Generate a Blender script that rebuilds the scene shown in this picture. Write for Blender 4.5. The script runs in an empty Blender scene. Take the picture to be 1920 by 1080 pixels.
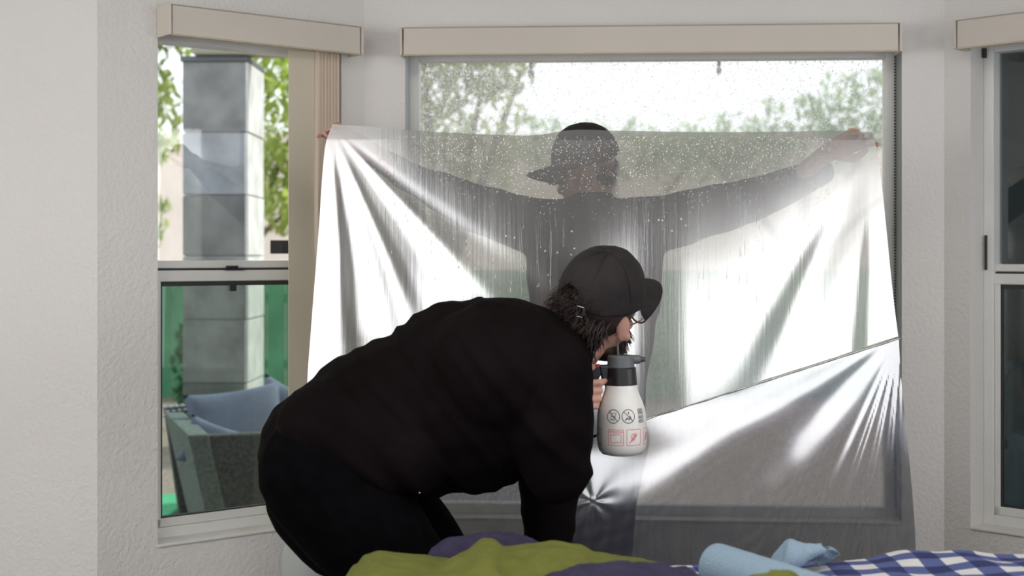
import bpy, bmesh, math, random
from mathutils import Vector, Matrix, noise
random.seed(7)
C = bpy.context.scene.collection
F = 2650.0; CZ = 1.40; HY = 480.0; PI = math.pi

# ------------------------------------------------------------------ camera
cam = bpy.data.cameras.new('camera'); co = bpy.data.objects.new('camera', cam); C.objects.link(co)
co.location = (0, 0, CZ); co.rotation_euler = (PI/2, 0, 0)
cam.sensor_width = 36; cam.lens = F/1920*36; cam.shift_y = -(540-HY)/1920
cam.dof.use_dof = True; cam.dof.focus_distance = 3.75; cam.dof.aperture_fstop = 3.2
bpy.context.scene.camera = co

# ------------------------------------------------------------------ world, sun, lights, exposure
w = bpy.data.worlds.new('world'); bpy.context.scene.world = w; w.use_nodes = True
nt = w.node_tree; bg = nt.nodes['Background']
tcw = nt.nodes.new('ShaderNodeTexCoord'); sp = nt.nodes.new('ShaderNodeSeparateXYZ'); rmp = nt.nodes.new('ShaderNodeValToRGB')
nt.links.new(tcw.outputs['Generated'], sp.inputs[0]); nt.links.new(sp.outputs['Z'], rmp.inputs[0]); nt.links.new(rmp.outputs[0], bg.inputs[0])
rmp.color_ramp.elements[0].color = (0.95, 0.96, 1, 1); rmp.color_ramp.elements[1].color = (0.78, 0.86, 1, 1)
bg.inputs[1].default_value = 1.9
def light(name, kind, loc, direction, energy, size=None, color=(1,1,1)):
    l = bpy.data.lights.new(name, kind); l.energy = energy; l.color = color
    o = bpy.data.objects.new(name, l); C.objects.link(o); o.location = loc
    o.rotation_euler = Vector(direction).to_track_quat('-Z', 'Y').to_euler()
    if kind == 'AREA': l.shape = 'RECTANGLE'; l.size, l.size_y = size
    if kind == 'SUN': l.angle = math.radians(1.5)
    return o
light('sun', 'SUN', (6, 6, 9), (-.9, -.45, -1.05), 4.0, color=(1, .96, .9))
# added area panels: rear pair for the film's reflections, the rest as fill
light('reflection_panel_right', 'AREA', (2.29, -2.62, .90), (0, 1, 0), 14.8, (2.82, 1.78))
light('reflection_panel_left', 'AREA', (-1.72, -2.62, 1.12), (0, 1, 0), 15.8, (2.55, 2.2))
light('ceiling_fill', 'AREA', (.2, 2.0, 2.70), (0, .12, -1), 62, (3.6, 1.7), (1, .975, .94))  # unseen area fill added to light the bay walls from above
light('side_fill_left', 'AREA', (-3.1, 1.2, 1.8), (1, .55, 0), 24, (1.8, 1.0), (1, .985, .96))  # unseen side fill, added on the left and the right
light('side_fill_right', 'AREA', (3.9, 1.2, 1.8), (-1, .5, 0), 26, (1.8, 1.0), (.95, .98, 1))
vs = bpy.context.scene.view_settings
vs.view_transform = 'Standard'; vs.look = 'None'; vs.gamma = 1; vs.use_curve_mapping = False; vs.exposure = 0

# ------------------------------------------------------------------ helpers
def P(px, py, Y): return Vector(((px-960)/F*Y, Y, CZ+(HY-py)/F*Y))
def mat(name, col, rough=.6, metal=0, noise_s=None, var=.12, bump=0, bump_s=None, spec=.5, emit=None, trans=0, sss=0):
    m = bpy.data.materials.new(name); m.use_nodes = True; t = m.node_tree; b = t.nodes['Principled BSDF']
    b.inputs['Base Color'].default_value = (*col, 1); b.inputs['Roughness'].default_value = rough
    b.inputs['Metallic'].default_value = metal; b.inputs['Specular IOR Level'].default_value = spec
    if sss: b.inputs['Subsurface Weight'].default_value = sss; b.inputs['Subsurface Radius'].default_value = (.01, .004, .002)
    if noise_s or bump: tc = t.nodes.new('ShaderNodeTexCoord')
    if noise_s:
        n = t.nodes.new('ShaderNodeTexNoise'); n.inputs['Scale'].default_value = noise_s; n.inputs['Detail'].default_value = 5
        r = t.nodes.new('ShaderNodeValToRGB'); r.color_ramp.elements[0].position = .3; r.color_ramp.elements[1].position = .7
        r.color_ramp.elements[0].color = (*[max(0, c*(1-var)) for c in col], 1); r.color_ramp.elements[1].color = (*[min(1, c*(1+var)) for c in col], 1)
        t.links.new(tc.outputs['Object'], n.inputs['Vector']); t.links.new(n.outputs[0], r.inputs[0]); t.links.new(r.outputs[0], b.inputs['Base Color'])
    if bump:
        n2 = t.nodes.new('ShaderNodeTexNoise'); n2.inputs['Scale'].default_value = bump_s or 40; n2.inputs['Detail'].default_value = 3
        bp = t.nodes.new('ShaderNodeBump'); bp.inputs['Strength'].default_value = bump; bp.inputs['Distance'].default_value = .01
        t.links.new(tc.outputs['Object'], n2.inputs['Vector']); t.links.new(n2.outputs[0], bp.inputs['Height']); t.links.new(bp.outputs[0], b.inputs['Normal'])
    return m
def link(name, me, m, parent=None, smooth=False):
    o = bpy.data.objects.new(name, me); C.objects.link(o)
    if m: me.materials.append(m)
    if parent: o.parent = parent
    if smooth:
        for p in me.polygons: p.use_smooth = True
    return o
def obj(name, bm, m, parent=None, smooth=False):
    me = bpy.data.meshes.new(name); bmesh.ops.recalc_face_normals(bm, faces=bm.faces); bm.to_mesh(me); bm.free()
    return link(name, me, m, parent, smooth)
def thing(name, label, cat, group=None):
    o = bpy.data.objects.new(name, None); C.objects.link(o); o['label'] = label; o['category'] = cat
    o.empty_display_size = .05
    if group: o['group'] = group
    return o
def tag(o, label, cat, group=None, kind=None):
    o['label'] = label; o['category'] = cat
    if group: o['group'] = group
    if kind: o['kind'] = kind
    return o
def struct(o): o['kind'] = 'structure'; return o
def box8(bm, pts, bev=0):
    # pts: 4 bottom + 4 top corners
    v = [bm.verts.new(p) for p in pts]
    fs = [bm.faces.new([v[i] for i in q]) for q in ((3,2,1,0),(4,5,6,7),(0,1,5,4),(1,2,6,5),(2,3,7,6),(3,0,4,7))]
    if bev:
        es = list({e for f in fs for e in f.edges})
        bmesh.ops.bevel(bm, geom=es, offset=bev, segments=2, profile=.5, affect='EDGES')
def box(bm, x0, y0, z0, x1, y1, z1, bev=0):
    box8(bm, [(x0,y0,z0),(x1,y0,z0),(x1,y1,z0),(x0,y1,z0),(x0,y0,z1),(x1,y0,z1),(x1,y1,z1),(x0,y1,z1)], bev)
def fr(ax):   # frame around an axis
    ax = ax.normalized(); u = ax.cross(Vector((0,0,1)));
    if u.length < .05: u = ax.cross(Vector((0,1,0)))
    u.normalize(); return u, ax.cross(u)
def tube(bm, pts, rs, n=12, caps=True):
    pts = [Vector(p) for p in pts]; rings = []; u = None
    for i, p in enumerate(pts):
        d = pts[min(i+1, len(pts)-1)]-pts[max(i-1, 0)]
        if d.length < 1e-7: d = Vector((0,0,1))
        d.normalize()
        if u is None: u, _ = fr(d)
        u = (u-d*u.dot(d))
        if u.length < 1e-4: u, _ = fr(d)
        u.normalize(); v = d.cross(u)
        r = rs[i] if hasattr(rs, '__len__') else rs
        rings.append([bm.verts.new(p+(u*math.cos(a)+v*math.sin(a))*r) for a in [2*PI*k/n for k in range(n)]])
    for a, b in zip(rings, rings[1:]):
        for k in range(n): bm.faces.new((a[k], a[(k+1) % n], b[(k+1) % n], b[k]))
    if caps:
        bm.faces.new(rings[0][::-1]); bm.faces.new(rings[-1])
def lathe(bm, prof, M=Matrix(), n=48):
    rings = []
    for r, z in prof:
        rings.append([bm.verts.new(M @ Vector((max(r, 1e-5)*math.cos(2*PI*k/n), max(r, 1e-5)*math.sin(2*PI*k/n), z))) for k in range(n)])
    for a, b in zip(rings, rings[1:]):
        for k in range(n): bm.faces.new((a[k], a[(k+1) % n], b[(k+1) % n], b[k]))
    bm.faces.new(rings[0][::-1]); bm.faces.new(rings[-1])
def ell(bm, c, rad, R=Matrix(), n=20, m=12):
    c = Vector(c); vs_ = []
    top = bm.verts.new(R @ (c+Vector((0,0,rad[2])))); bot = bm.verts.new(R @ (c-Vector((0,0,rad[2]))))
    for j in range(1, m):
        t = PI*j/m
        vs_.append([bm.verts.new(R @ (c+Vector((rad[0]*math.sin(t)*math.cos(2*PI*k/n), rad[1]*math.sin(t)*math.sin(2*PI*k/n), rad[2]*math.cos(t))))) for k in range(n)])
    for k in range(n):
        bm.faces.new((top, vs_[0][k], vs_[0][(k+1) % n])); bm.faces.new((bot, vs_[-1][(k+1) % n], vs_[-1][k]))
    for a, b in zip(vs_, vs_[1:]):
        for k in range(n): bm.faces.new((a[k], b[k], b[(k+1) % n], a[(k+1) % n]))
def capsule(bm, p0, p1, r0, r1, n=18):
    p0 = Vector(p0); p1 = Vector(p1); d = p1-p0; L = max(d.length, 1e-5); d = d/L
    pts = []; rs = []
    for k in range(5):
        a = PI/2*(1-k/4); pts.append(p0-d*r0*math.sin(a)); rs.append(max(r0*math.cos(a), r0*.05))
    for k in range(1, 5):
        f = k/5; pts.append(p0+d*L*f); rs.append(r0+(r1-r0)*f)
    for k in range(5):
        a = PI/2*k/4; pts.append(p1+d*r1*math.sin(a)); rs.append(max(r1*math.cos(a), r1*.05))
    tube(bm, pts, rs, n)
def chain(bm, js):
    for (a, ra), (b, rb) in zip(js, js[1:]): capsule(bm, a, b, ra, rb)
def remesh(bm, voxel, smooth=3, name='tmp'):
    me = bpy.data.meshes.new(name); bmesh.ops.recalc_face_normals(bm, faces=bm.faces); bm.to_mesh(me); bm.free()
    o = bpy.data.objects.new(name, me); C.objects.link(o)
    r = o.modifiers.new('r', 'REMESH'); r.mode = 'VOXEL'; r.voxel_size = voxel
    s = o.modifiers.new('s', 'SMOOTH'); s.factor = .5; s.iterations = smooth
    dg = bpy.context.evaluated_depsgraph_get(); out = bpy.data.meshes.new_from_object(o.evaluated_get(dg))
    bpy.data.objects.remove(o); bpy.data.meshes.remove(me)
    return out
def displace(me, fn):
    ns = [v.vector.copy() for v in me.vertex_normals]
    for v, n in zip(me.vertices, ns): v.co = v.co+n*fn(v.co)
    me.update()
def grid(name, nu, nv, fn, m, parent=None, thick=0, smooth=True):
    vsx = [fn(i/nu, j/nv) for j in range(nv+1) for i in range(nu+1)]
    fs = [(j*(nu+1)+i, j*(nu+1)+i+1, (j+1)*(nu+1)+i+1, (j+1)*(nu+1)+i) for j in range(nv) for i in range(nu)]
    me = bpy.data.meshes.new(name); me.from_pydata([tuple(v) for v in vsx], [], fs); me.update()
    o = link(name, me, m, parent, smooth)
    if thick:
        s = o.modifiers.new('thickness', 'SOLIDIFY'); s.thickness = thick; s.offset = -1
    return o
def nz(x, y, z=0): return noise.noise(Vector((x, y, z)))
def lerp(a, b, t): return a+(b-a)*t
def pl(pts, t):     # polyline through control points, smooth (Catmull-Rom), t in 0..1
    n = len(pts)-1; f = min(max(t, 0), .99999)*n; i = int(f); f -= i
    p = [Vector(pts[max(min(k, n), 0)]) for k in (i-1, i, i+1, i+2)]
    return .5*((2*p[1])+(p[2]-p[0])*f+(2*p[0]-5*p[1]+4*p[2]-p[3])*f*f+(3*p[1]-p[0]-3*p[2]+p[3])*f**3)
def sm(a, b, x):
    t = min(max((x-a)/(b-a), 0), 1); return t*t*(3-2*t)

# ------------------------------------------------------------------ materials
M_wall = mat('wall_paint', (.74, .715, .685), .85, noise_s=1.4, var=.015, bump=.38, bump_s=75)
M_rear = mat('rear_wall_paint', (.17, .16, .15), .9)
M_frame = mat('white_vinyl', (.74, .74, .71), .4, noise_s=6, var=.04)
M_sill = mat('sill_paint', (.72, .70, .66), .6, noise_s=9, var=.07)
M_val = mat('cream_valance', (.63, .575, .50), .7, noise_s=3, var=.03)
M_vane = mat('beige_vane', (.60, .54, .42), .6, noise_s=4, var=.04)
M_vane2 = mat('beige_vane_edge', (.66, .55, .44), .6, noise_s=4, var=.04)
M_black = mat('black_plastic', (.012, .012, .014), .4)
M_dark = mat('dark_gasket', (.03, .03, .03), .6)
M_floor = mat('carpet', (.11, .095, .08), .95, noise_s=60, var=.2)
M_ceil = mat('ceiling_paint', (.36, .35, .34), .9)
M_skin = mat('skin', (.62, .34, .26), .5, noise_s=25, var=.10, sss=.15)
M_hair = mat('dark_brown_hair', (.035, .020, .017), .5, noise_s=30, var=.5)
M_beard = mat('brown_beard', (.05, .022, .017), .6, noise_s=60, var=.5)
M_cap = mat('washed_black_cotton', (.016, .0115, .0115), .85, noise_s=22, var=.35, bump=.3, bump_s=300)
M_sweat = mat('black_knit', (.0062, .0042, .0045), .9, noise_s=6, var=.3, bump=.2, bump_s=400, spec=.05)
M_jean = mat('black_denim', (.0022, .0020, .0026), .9, noise_s=30, var=.3, spec=.04)
M_metal = mat('brushed_metal', (.7, .7, .7), .3, metal=1)
M_shoe = mat('shoe_leather', (.02, .02, .02), .5)

def glass_mat(name, tint=(.9, .93, .9), refl=.09, haze=.0, grain=0):
    m = bpy.data.materials.new(name); m.use_nodes = True; t = m.node_tree; t.nodes.clear()
    out = t.nodes.new('ShaderNodeOutputMaterial'); tr = t.nodes.new('ShaderNodeBsdfTransparent'); tr.inputs[0].default_value = (*tint, 1)
    gl = t.nodes.new('ShaderNodeBsdfGlossy'); gl.inputs['Roughness'].default_value = .02
    fr_ = t.nodes.new('ShaderNodeLayerWeight'); fr_.inputs[0].default_value = .5
    mp = t.nodes.new('ShaderNodeMapRange'); mp.inputs['To Min'].default_value = refl; mp.inputs['To Max'].default_value = .9
    pw = t.nodes.new('ShaderNodeMath'); pw.operation = 'POWER'; pw.inputs[1].default_value = 3
    t.links.new(fr_.outputs['Facing'], pw.inputs[0]); t.links.new(pw.outputs[0], mp.inputs[0])
    mx = t.nodes.new('ShaderNodeMixShader'); t.links.new(mp.outputs[0], mx.inputs[0]); t.links.new(tr.outputs[0], mx.inputs[1]); t.links.new(gl.outputs[0], mx.inputs[2])
    last = mx
    if haze:
        df = t.nodes.new('ShaderNodeBsdfTranslucent'); df.inputs[0].default_value = (.95, .96, .95, 1)
        m2 = t.nodes.new('ShaderNodeMixShader')
        tc = t.nodes.new('ShaderNodeTexCoord'); n = t.nodes.new('ShaderNodeTexNoise'); n.inputs['Scale'].default_value = 110; n.inputs['Detail'].default_value = 3
        r = t.nodes.new('ShaderNodeMapRange'); r.inputs['From Min'].default_value = .35; r.inputs['From Max'].default_value = .7
        r.inputs['To Min'].default_value = haze*.75; r.inputs['To Max'].default_value = haze*1.35
        t.links.new(tc.outputs['Object'], n.inputs['Vector']); t.links.new(n.outputs[0], r.inputs[0]); t.links.new(r.outputs[0], m2.inputs[0])
        t.links.new(last.outputs[0], m2.inputs[1]); t.links.new(df.outputs[0], m2.inputs[2]); last = m2
    t.links.new(last.outputs[0], out.inputs[0]); return m
M_glass = glass_mat('clear_window_glass', (.93, .95, .94), .04)
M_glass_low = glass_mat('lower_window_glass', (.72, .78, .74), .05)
M_glass_wet = glass_mat('wet_window_glass', (.95, .96, .95), .03, .24)
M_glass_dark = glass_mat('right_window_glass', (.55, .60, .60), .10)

def film_mat(name, trans, gloss, fac, rough, diff, diffcol, streak):
    m = bpy.data.materials.new(name); m.use_nodes = True; t = m.node_tree; t.nodes.clear(); N = t.nodes.new; L = t.links.new
    out = N('ShaderNodeOutputMaterial'); tr = N('ShaderNodeBsdfTransparent'); tr.inputs[0].default_value = (*trans, 1)
    gl = N('ShaderNodeBsdfGlossy'); gl.inputs[0].default_value = (*gloss, 1); gl.inputs['Roughness'].default_value = rough
    mx = N('ShaderNodeMixShader'); mx.inputs[0].default_value = fac; L(tr.outputs[0], mx.inputs[1]); L(gl.outputs[0], mx.inputs[2])
    df = N('ShaderNodeBsdfDiffuse'); df.inputs[0].default_value = (*diffcol, 1)
    m2 = N('ShaderNodeMixShader'); L(mx.outputs[0], m2.inputs[1]); L(df.outputs[0], m2.inputs[2])
    tc = N('ShaderNodeTexCoord'); mp = N('ShaderNodeMapping'); mp.inputs['Scale'].default_value = (90, 1, 3.5)
    n = N('ShaderNodeTexNoise'); n.inputs['Scale'].default_value = 1; n.inputs['Detail'].default_value = 4
    L(tc.outputs['Object'], mp.inputs[0]); L(mp.outputs[0], n.inputs['Vector'])
    r = N('ShaderNodeMapRange'); r.inputs['From Min'].default_value = .42; r.inputs['From Max'].default_value = .7
    r.inputs['To Min'].default_value = diff*.8; r.inputs['To Max'].default_value = diff*(1+streak)
    L(n.outputs[0], r.inputs[0]); L(r.outputs[0], m2.inputs[0])
    bp = N('ShaderNodeBump'); bp.inputs['Strength'].default_value = .12*streak; bp.inputs['Distance'].default_value = .002
    L(n.outputs[0], bp.inputs['Height']); L(bp.outputs[0], gl.inputs['Normal'])
    L(m2.outputs[0], out.inputs[0]); return m
M_film = film_mat('silver_window_film', (.60, .61, .54), (.98, .97, .95), .50, .17, .05, (.84, .81, .79), .8)
M_liner = film_mat('clear_release_liner', (.40, .40, .39), (.95, .95, .96), .38, .13, .05, (.85, .85, .86), .3)

# ------------------------------------------------------------------ room shell
LA = math.radians(39); RA = math.radians(45)
CL = Vector((-.483, 4.62, 0)); CR = Vector((1.379, 4.51, 0))
cd = (CR-CL).normalized(); cn = Vector((-cd.y, cd.x, 0))          # centre wall direction, outward normal
ld = Vector((-math.cos(LA), -math.sin(LA), 0)); ln = Vector((-math.sin(LA), math.cos(LA), 0))
rd = Vector((math.cos(RA), -math.sin(RA), 0)); rn = Vector((math.sin(RA), math.cos(RA), 0))
def W(o, d, n): return lambda t, z, q=0: o+d*t+n*q+Vector((0, 0, z))
WC = W(CL, cd, cn); WL = W(CL, ld, ln); WR = W(CR, rd, rn)
def wbox(bm, w, t0, t1, z0, z1, q0, q1, bev=0):
    box8(bm, [w(t0,z0,q0), w(t1,z0,q0), w(t1,z0,q1), w(t0,z0,q1), w(t0,z1,q0), w(t1,z1,q0), w(t1,z1,q1), w(t0,z1,q1)], bev)
def wall(name, w, t0, t1, op, m=M_wall, H=2.75, th=.16):
    bm = bmesh.new()
    if op:
        a, b, z0, z1 = op
        wbox(bm, w, t0, a, 0, H, 0, th); wbox(bm, w, b, t1, 0, H, 0, th); wbox(bm, w, a, b, 0, z0, 0, th); wbox(bm, w, a, b, z1, H, 0, th)
    else: wbox(bm, w, t0, t1, 0, H, 0, th)
    return struct(obj(name, bm, m))
SZ, TZ = .545, 2.08
CW = (cd.x and (CR-CL).length)
opC = (.135, 1.732, SZ, TZ)      # centre window opening
opL = (.088, .722, SZ, TZ)
opR = (.09, .724, SZ, TZ)
wall('wall_center', WC, 0, CW, opC)
wall('wall_left', WL, 0, .907, opL)
wall('wall_right', WR, 0, .907, opR)
EL = WL(.907, 0); ER = WR(.907, 0)
wall('wall_outer_left', W(EL, Vector((-1, -.06, 0)).normalized(), Vector((-.06, 1, 0)).normalized()), 0, 2.4, None)
wall('wall_outer_right', W(ER, Vector((1, .06, 0)).normalized(), Vector((-.06, 1, 0)).normalized()), 0, 2.6, None)
# side and rear walls of the room (behind the camera), openings added for the fill panels
wall('wall_side_left', W(Vector((-3.4, 4.2, 0)), Vector((0, -1, 0)), Vector((-1, 0, 0))), 0, 6.8, (1.9, 4.1, .6, 2.3))
wall('wall_side_right', W(Vector((4.3, 4.2, 0)), Vector((0, -1, 0)), Vector((1, 0, 0))), 0, 6.8, (1.9, 4.1, .6, 2.3))
bm = bmesh.new()
for x0, x1, z0, z1 in ((-3.5, -3.0, 0, 2.75), (-.45, .88, 0, 2.75), (3.7, 4.4, 0, 2.75), (-3.0, -.45, 2.22, 2.75), (.88, 3.7, 1.78, 2.75)):
    box(bm, x0, -2.58, z0, x1, -2.45, z1)
struct(obj('wall_rear', bm, M_rear))
for k, (x0, x1) in enumerate(((-3.0, -.45), (.88, 3.7))):  # invented doors, sized by what the film should mirror
    bm = bmesh.new(); h_ = (2.22, 1.78)[k]
    for a, b, c, d in ((x0, x0+.05, 0, h_), (x1-.05, x1, 0, h_), (x0, x1, h_-.05, h_), (x0, x1, 0, .06)):
        box(bm, a, -2.56, c, b, -2.50, d)
    struct(obj('door_%d' % (k+1), bm, M_frame))
bm = bmesh.new(); box(bm, -3.6, -2.7, -.12, 4.5, 4.9, 0); struct(obj('floor', bm, M_floor))
bm = bmesh.new(); box(bm, -3.6, -2.7, 2.75, 4.5, 5.6, 2.9); struct(obj('ceiling', bm, M_ceil))  # runs past the bay as an unseen overhang added to block sun

# ------------------------------------------------------------------ windows
def window(name, w, op, kind):
    a, b, z0, z1 = op; root = bpy.data.objects.new(name, None); C.objects.link(root); struct(root)
    root['label'] = {'c': 'wide center picture window with wet glass behind the silver film', 'l': 'left bay window with single-hung sash and outdoor sofa behind it', 'r': 'right bay window with dark glass and white sash frame'}[kind]
    q0, q1 = .085, .145; fw = .034
    bm = bmesh.new()
    for t0, t1, c0, c1 in ((a, a+fw, z0, z1), (b-fw, b, z0, z1), (a+fw, b-fw, z0, z0+fw), (a+fw, b-fw, z1-fw, z1)): wbox(bm, w, t0, t1, c0, c1, q0, q1, .003)
    obj('window_frame', bm, M_frame, root)
    bm = bmesh.new(); wbox(bm, w, a-.001, b+.001, z0-.004, z0+.004, -.006, q0+.02, .002); obj('window_sill', bm, M_sill, root)
    if kind == 'c':
        bm = bmesh.new(); wbox(bm, w, a+fw, b-fw, z0+fw, z1-fw, .115, .119); obj('pane', bm, M_glass_wet, root)
        bm = bmesh.new()
        for i in range(150):
            z = z0+.04+i*(z1-z0-.08)/149; wbox(bm, w, b-.012, b-.007, z, z+.006, .055, .060)
        o = obj('blind_side_cord', bm, M_dark, root); o['kind'] = 'stuff'; o['label'] = 'dotted dark cord beside right jamb'
        bm = bmesh.new(); wbox(bm, w, b-.004, b-.0005, z0+.01, z1, .005, .084); obj('jamb_tone', bm, mat('jamb_shade_grey', (.30, .31, .29), .7), root)  # thin grey sheet with the reveal's shade put into its colour
        bm = bmesh.new(); wbox(bm, w, a+.0005, a+.004, z0+.01, z1, .005, .084); obj('jamb_tone', bm, mat('blue_grey_jamb', (.50, .53, .54), .7), root)
    else:
        zm = CZ-.012 - (.0 if kind == 'l' else .012)
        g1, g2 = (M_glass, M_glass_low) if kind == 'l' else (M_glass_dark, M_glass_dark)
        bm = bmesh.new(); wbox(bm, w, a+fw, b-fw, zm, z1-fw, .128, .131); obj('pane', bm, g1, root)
        for side, (c0, c1, q) in (('upper', (zm-.026, zm-.002, .105)), ('lower', (zm-.066, zm-.032, .09))):
            bm = bmesh.new(); wbox(bm, w, a+fw*.9, b-fw*.9, c0, c1, q, q+.03, .003); obj('meeting_rail', bm, M_frame, root)
        bm = bmesh.new(); wbox(bm, w, a+fw, b-fw, zm-.032, zm-.026, .10, .12); obj('gasket', bm, M_dark, root)
        bm = bmesh.new(); fw2 = .02
        for t0, t1, c0, c1 in ((a+fw, a+fw+fw2, z0+fw, zm-.05), (b-fw-fw2, b-fw, z0+fw, zm-.05), (a+fw, b-fw, z0+fw, z0+fw+.028)): wbox(bm, w, t0, t1, c0, c1, .092, .118, .003)
        obj('lower_sash', bm, M_frame, root)
        bm = bmesh.new(); wbox(bm, w, a+fw+fw2, b-fw-fw2, zm-.080, zm-.066, .094, .112)
        for t0, t1, c0, c1 in ((a+fw+fw2, a+fw+fw2+.004, z0+fw, zm-.07), (b-fw-fw2-.004, b-fw-fw2, z0+fw, zm-.07), (a+fw+fw2, b-fw-fw2, z0+fw+.028, z0+fw+.032)): wbox(bm, w, t0, t1, c0, c1, .094, .112)
        obj('gasket', bm, M_dark, root)
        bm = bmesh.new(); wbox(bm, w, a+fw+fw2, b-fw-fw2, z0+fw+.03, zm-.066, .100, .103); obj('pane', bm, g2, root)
        if kind == 'l':
            t = .425
            bm = bmesh.new(); wbox(bm, w, t-.036, t+.036, zm-.031, zm-.025, .080, .100, .002); wbox(bm, w, t-.01, t+.026, zm-.026, zm-.018, .078, .095, .002)
            obj('sash_lock', bm, M_black, root)
            bm = bmesh.new(); wbox(bm, w, t-.008, t+.014, zm-.098, zm-.078, .088, .10, .001); obj('lock_keeper', bm, M_black, root)
        else:
            bm = bmesh.new(); wbox(bm, w, a+fw*.2, a+fw*.4, zm-.02, zm+.09, .078, .086); wbox(bm, w, a+.004, a+.012, z1-.05, z1-.02, .07, .086); obj('tilt_latch', bm, M_dark, root)
    return root
wc = window('window_1', WC, opC, 'c'); wl = window('window_2', WL, opL, 'l'); wr = window('window_3', WR, opR, 'r')
# droplets standing on the wet centre glass
bm = bmesh.new()
def dome(bm, c, r, flat, ax_u, ax_v, ax_n, n=6):
    top = bm.verts.new(c+ax_n*r*flat)
    r1 = [bm.verts.new(c+ax_u*r*math.cos(2*PI*k/n)+ax_v*r*math.sin(2*PI*k/n)) for k in range(n)]
    r2 = [bm.verts.new(c+ax_n*r*flat*.7+ax_u*r*.62*math.cos(2*PI*k/n)+ax_v*r*.62*math.sin(2*PI*k/n)) for k in range(n)]
    for k in range(n):
        bm.faces.new((r1[k], r1[(k+1) % n], r2[(k+1) % n], r2[k])); bm.faces.new((r2[k], r2[(k+1) % n], top))
M_drop = mat('water_drop', (.9, .92, .92), .03); M_drop.node_tree.nodes['Principled BSDF'].inputs['Transmission Weight'].default_value = 1; M_drop.node_tree.nodes['Principled BSDF'].inputs['IOR'].default_value = 1.33
for i in range(6500):
    t = random.uniform(opC[0]+.04, opC[1]-.04); z = random.uniform(1.75, TZ-.04)
    dome(bm, WC(t, z, .1145), random.uniform(.0010, .0026), .5, cd, Vector((0,0,1)), -cn)
o = obj('water_droplets', bm, M_drop, wc, True); o['kind'] = 'stuff'

# valances
def valance(w, t0, t1, z0, z1, label, left=True):
    v = thing('window_valance', label, 'valance', None)
    bm = bmesh.new(); wbox(bm, w, t0+.012, t1-.012, z0, z1, -.082, -.076, .002); obj('fascia', bm, M_val, v)
    for t in (t0, t1-.008):
        bm = bmesh.new(); wbox(bm, w, t, t+.008, z0-.003, z1+.003, -.086, -.002, .002); obj('end_cap', bm, M_val, v)
    bm = bmesh.new(); wbox(bm, w, t0+.01, t1-.01, z1, z1+.003, -.083, -.002); obj('top_strip', bm, mat('valance_edge', (.42, .38, .33), .7), v)
    bm = bmesh.new(); wbox(bm, w, t0+.01, t1-.01, z0-.004, z0, -.083, -.070, .0015); obj('lower_lip', bm, mat('valance_lip', (.58, .49, .34), .6), v)
    bm = bmesh.new(); wbox(bm, w, t0+.02, t1-.02, z0+.03, z1-.005, -.07, -.004); obj('headrail', bm, M_frame, v)
valance(WC, .128, 1.716, 2.046, 2.130, 'long cream valance above the wide center window')
valance(WL, .056, .726, 2.046, 2.130, 'short cream valance above the left bay window and its vertical blinds')
valance(WR, .075, .740, 2.046, 2.130, 'cream valance at the right edge of the photo over the dark window')
# stacked vertical blind in the left window
vb = thing('vertical_blind', 'stack of beige vertical blind vanes drawn to the right side of left window', 'blind')
bm = bmesh.new(); wbox(bm, WL, .196, .288, .56, 2.05, -.012, -.009); obj('vane', bm, M_vane, vb)
for i in range(7):
    t = .192-i*.0115
    bm = bmesh.new(); a = .0075
    box8(bm, [WL(t, .56, -.030), WL(t-.0022, .56, -.030), WL(t-a-.0022, .56, .052), WL(t-a, .56, .052), WL(t, 2.05, -.030), WL(t-.0022, 2.05, -.030), WL(t-a-.0022, 2.05, .052), WL(t-a, 2.05, .052)])
    obj('vane', bm, M_vane2, vb)
    bm = bmesh.new(); wbox(bm, WL, t-.0105, t+.0005, .56, 2.05, -.028+.002*(i % 2), -.0235+.002*(i % 2), .001); obj('vane', bm, M_vane2, vb)

# ------------------------------------------------------------------ outdoors
M_slate = [mat('slate_tile_%s' % n, c, .75, noise_s=5, var=.35, bump=.5, bump_s=12) for n, c in (('grey', (.25, .255, .25)), ('blue', (.31, .335, .36)), ('dark', (.17, .175, .17)), ('green', (.16, .175, .16)))]
M_grav = mat('red_gravel', (.34, .26, .22), .95, noise_s=30, var=.4, bump=.6, bump_s=60)
bm = bmesh.new(); box(bm, -30, 5.4, -.3, 30, 45, -.1); box(bm, -8, 4.95, -.3, 10, 5.4, -.1); struct(obj('ground', bm, M_grav))
col = thing('slate_column', 'tall square patio column clad in slate tiles outside left window', 'column')
bm = bmesh.new(); box(bm, -1.853, 8.01, -.1, -1.51, 8.49, 2.52); obj('column_core', bm, mat('mortar', (.5, .5, .48), .9), col)
zs = [-.1, .24, .68, 1.04, 1.40, 1.745, 2.10, 2.5]
for i, (z0, z1) in enumerate(zip(zs, zs[1:])):
    m = M_slate[[3, 3, 0, 0, 2, 1, 0][i]]; off = random.uniform(0, .006)
    bm = bmesh.new(); box(bm, -1.862, 7.995-off, z0+.004, -1.502, 8.012, z1-.004, .004); obj('slate_tile', bm, m, col)
    bm = bmesh.new(); box(bm, -1.512, 7.99, z0+.004, -1.496+off, 8.50, z1-.004, .004); obj('slate_tile', bm, mat('sunlit_slate', (.66, .67, .64), .8, noise_s=6, var=.2, bump=.3, bump_s=12) if i == 0 else M_sunlit, col)  # right face paler: sunlight put into the slate colour
    if i == 0: M_sunlit = col.children[-1].data.materials[0]
bm = bmesh.new(); box(bm, -1.875, 7.98, 2.50, -1.49, 8.51, 2.53, .004); obj('column_cap', bm, mat('cap_slate', (.12, .14, .15), .7), col)
bm = bmesh.new(); box(bm, -1.80, 7.95, 2.535, 3.5, 8.12, 2.80, .01)
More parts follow.
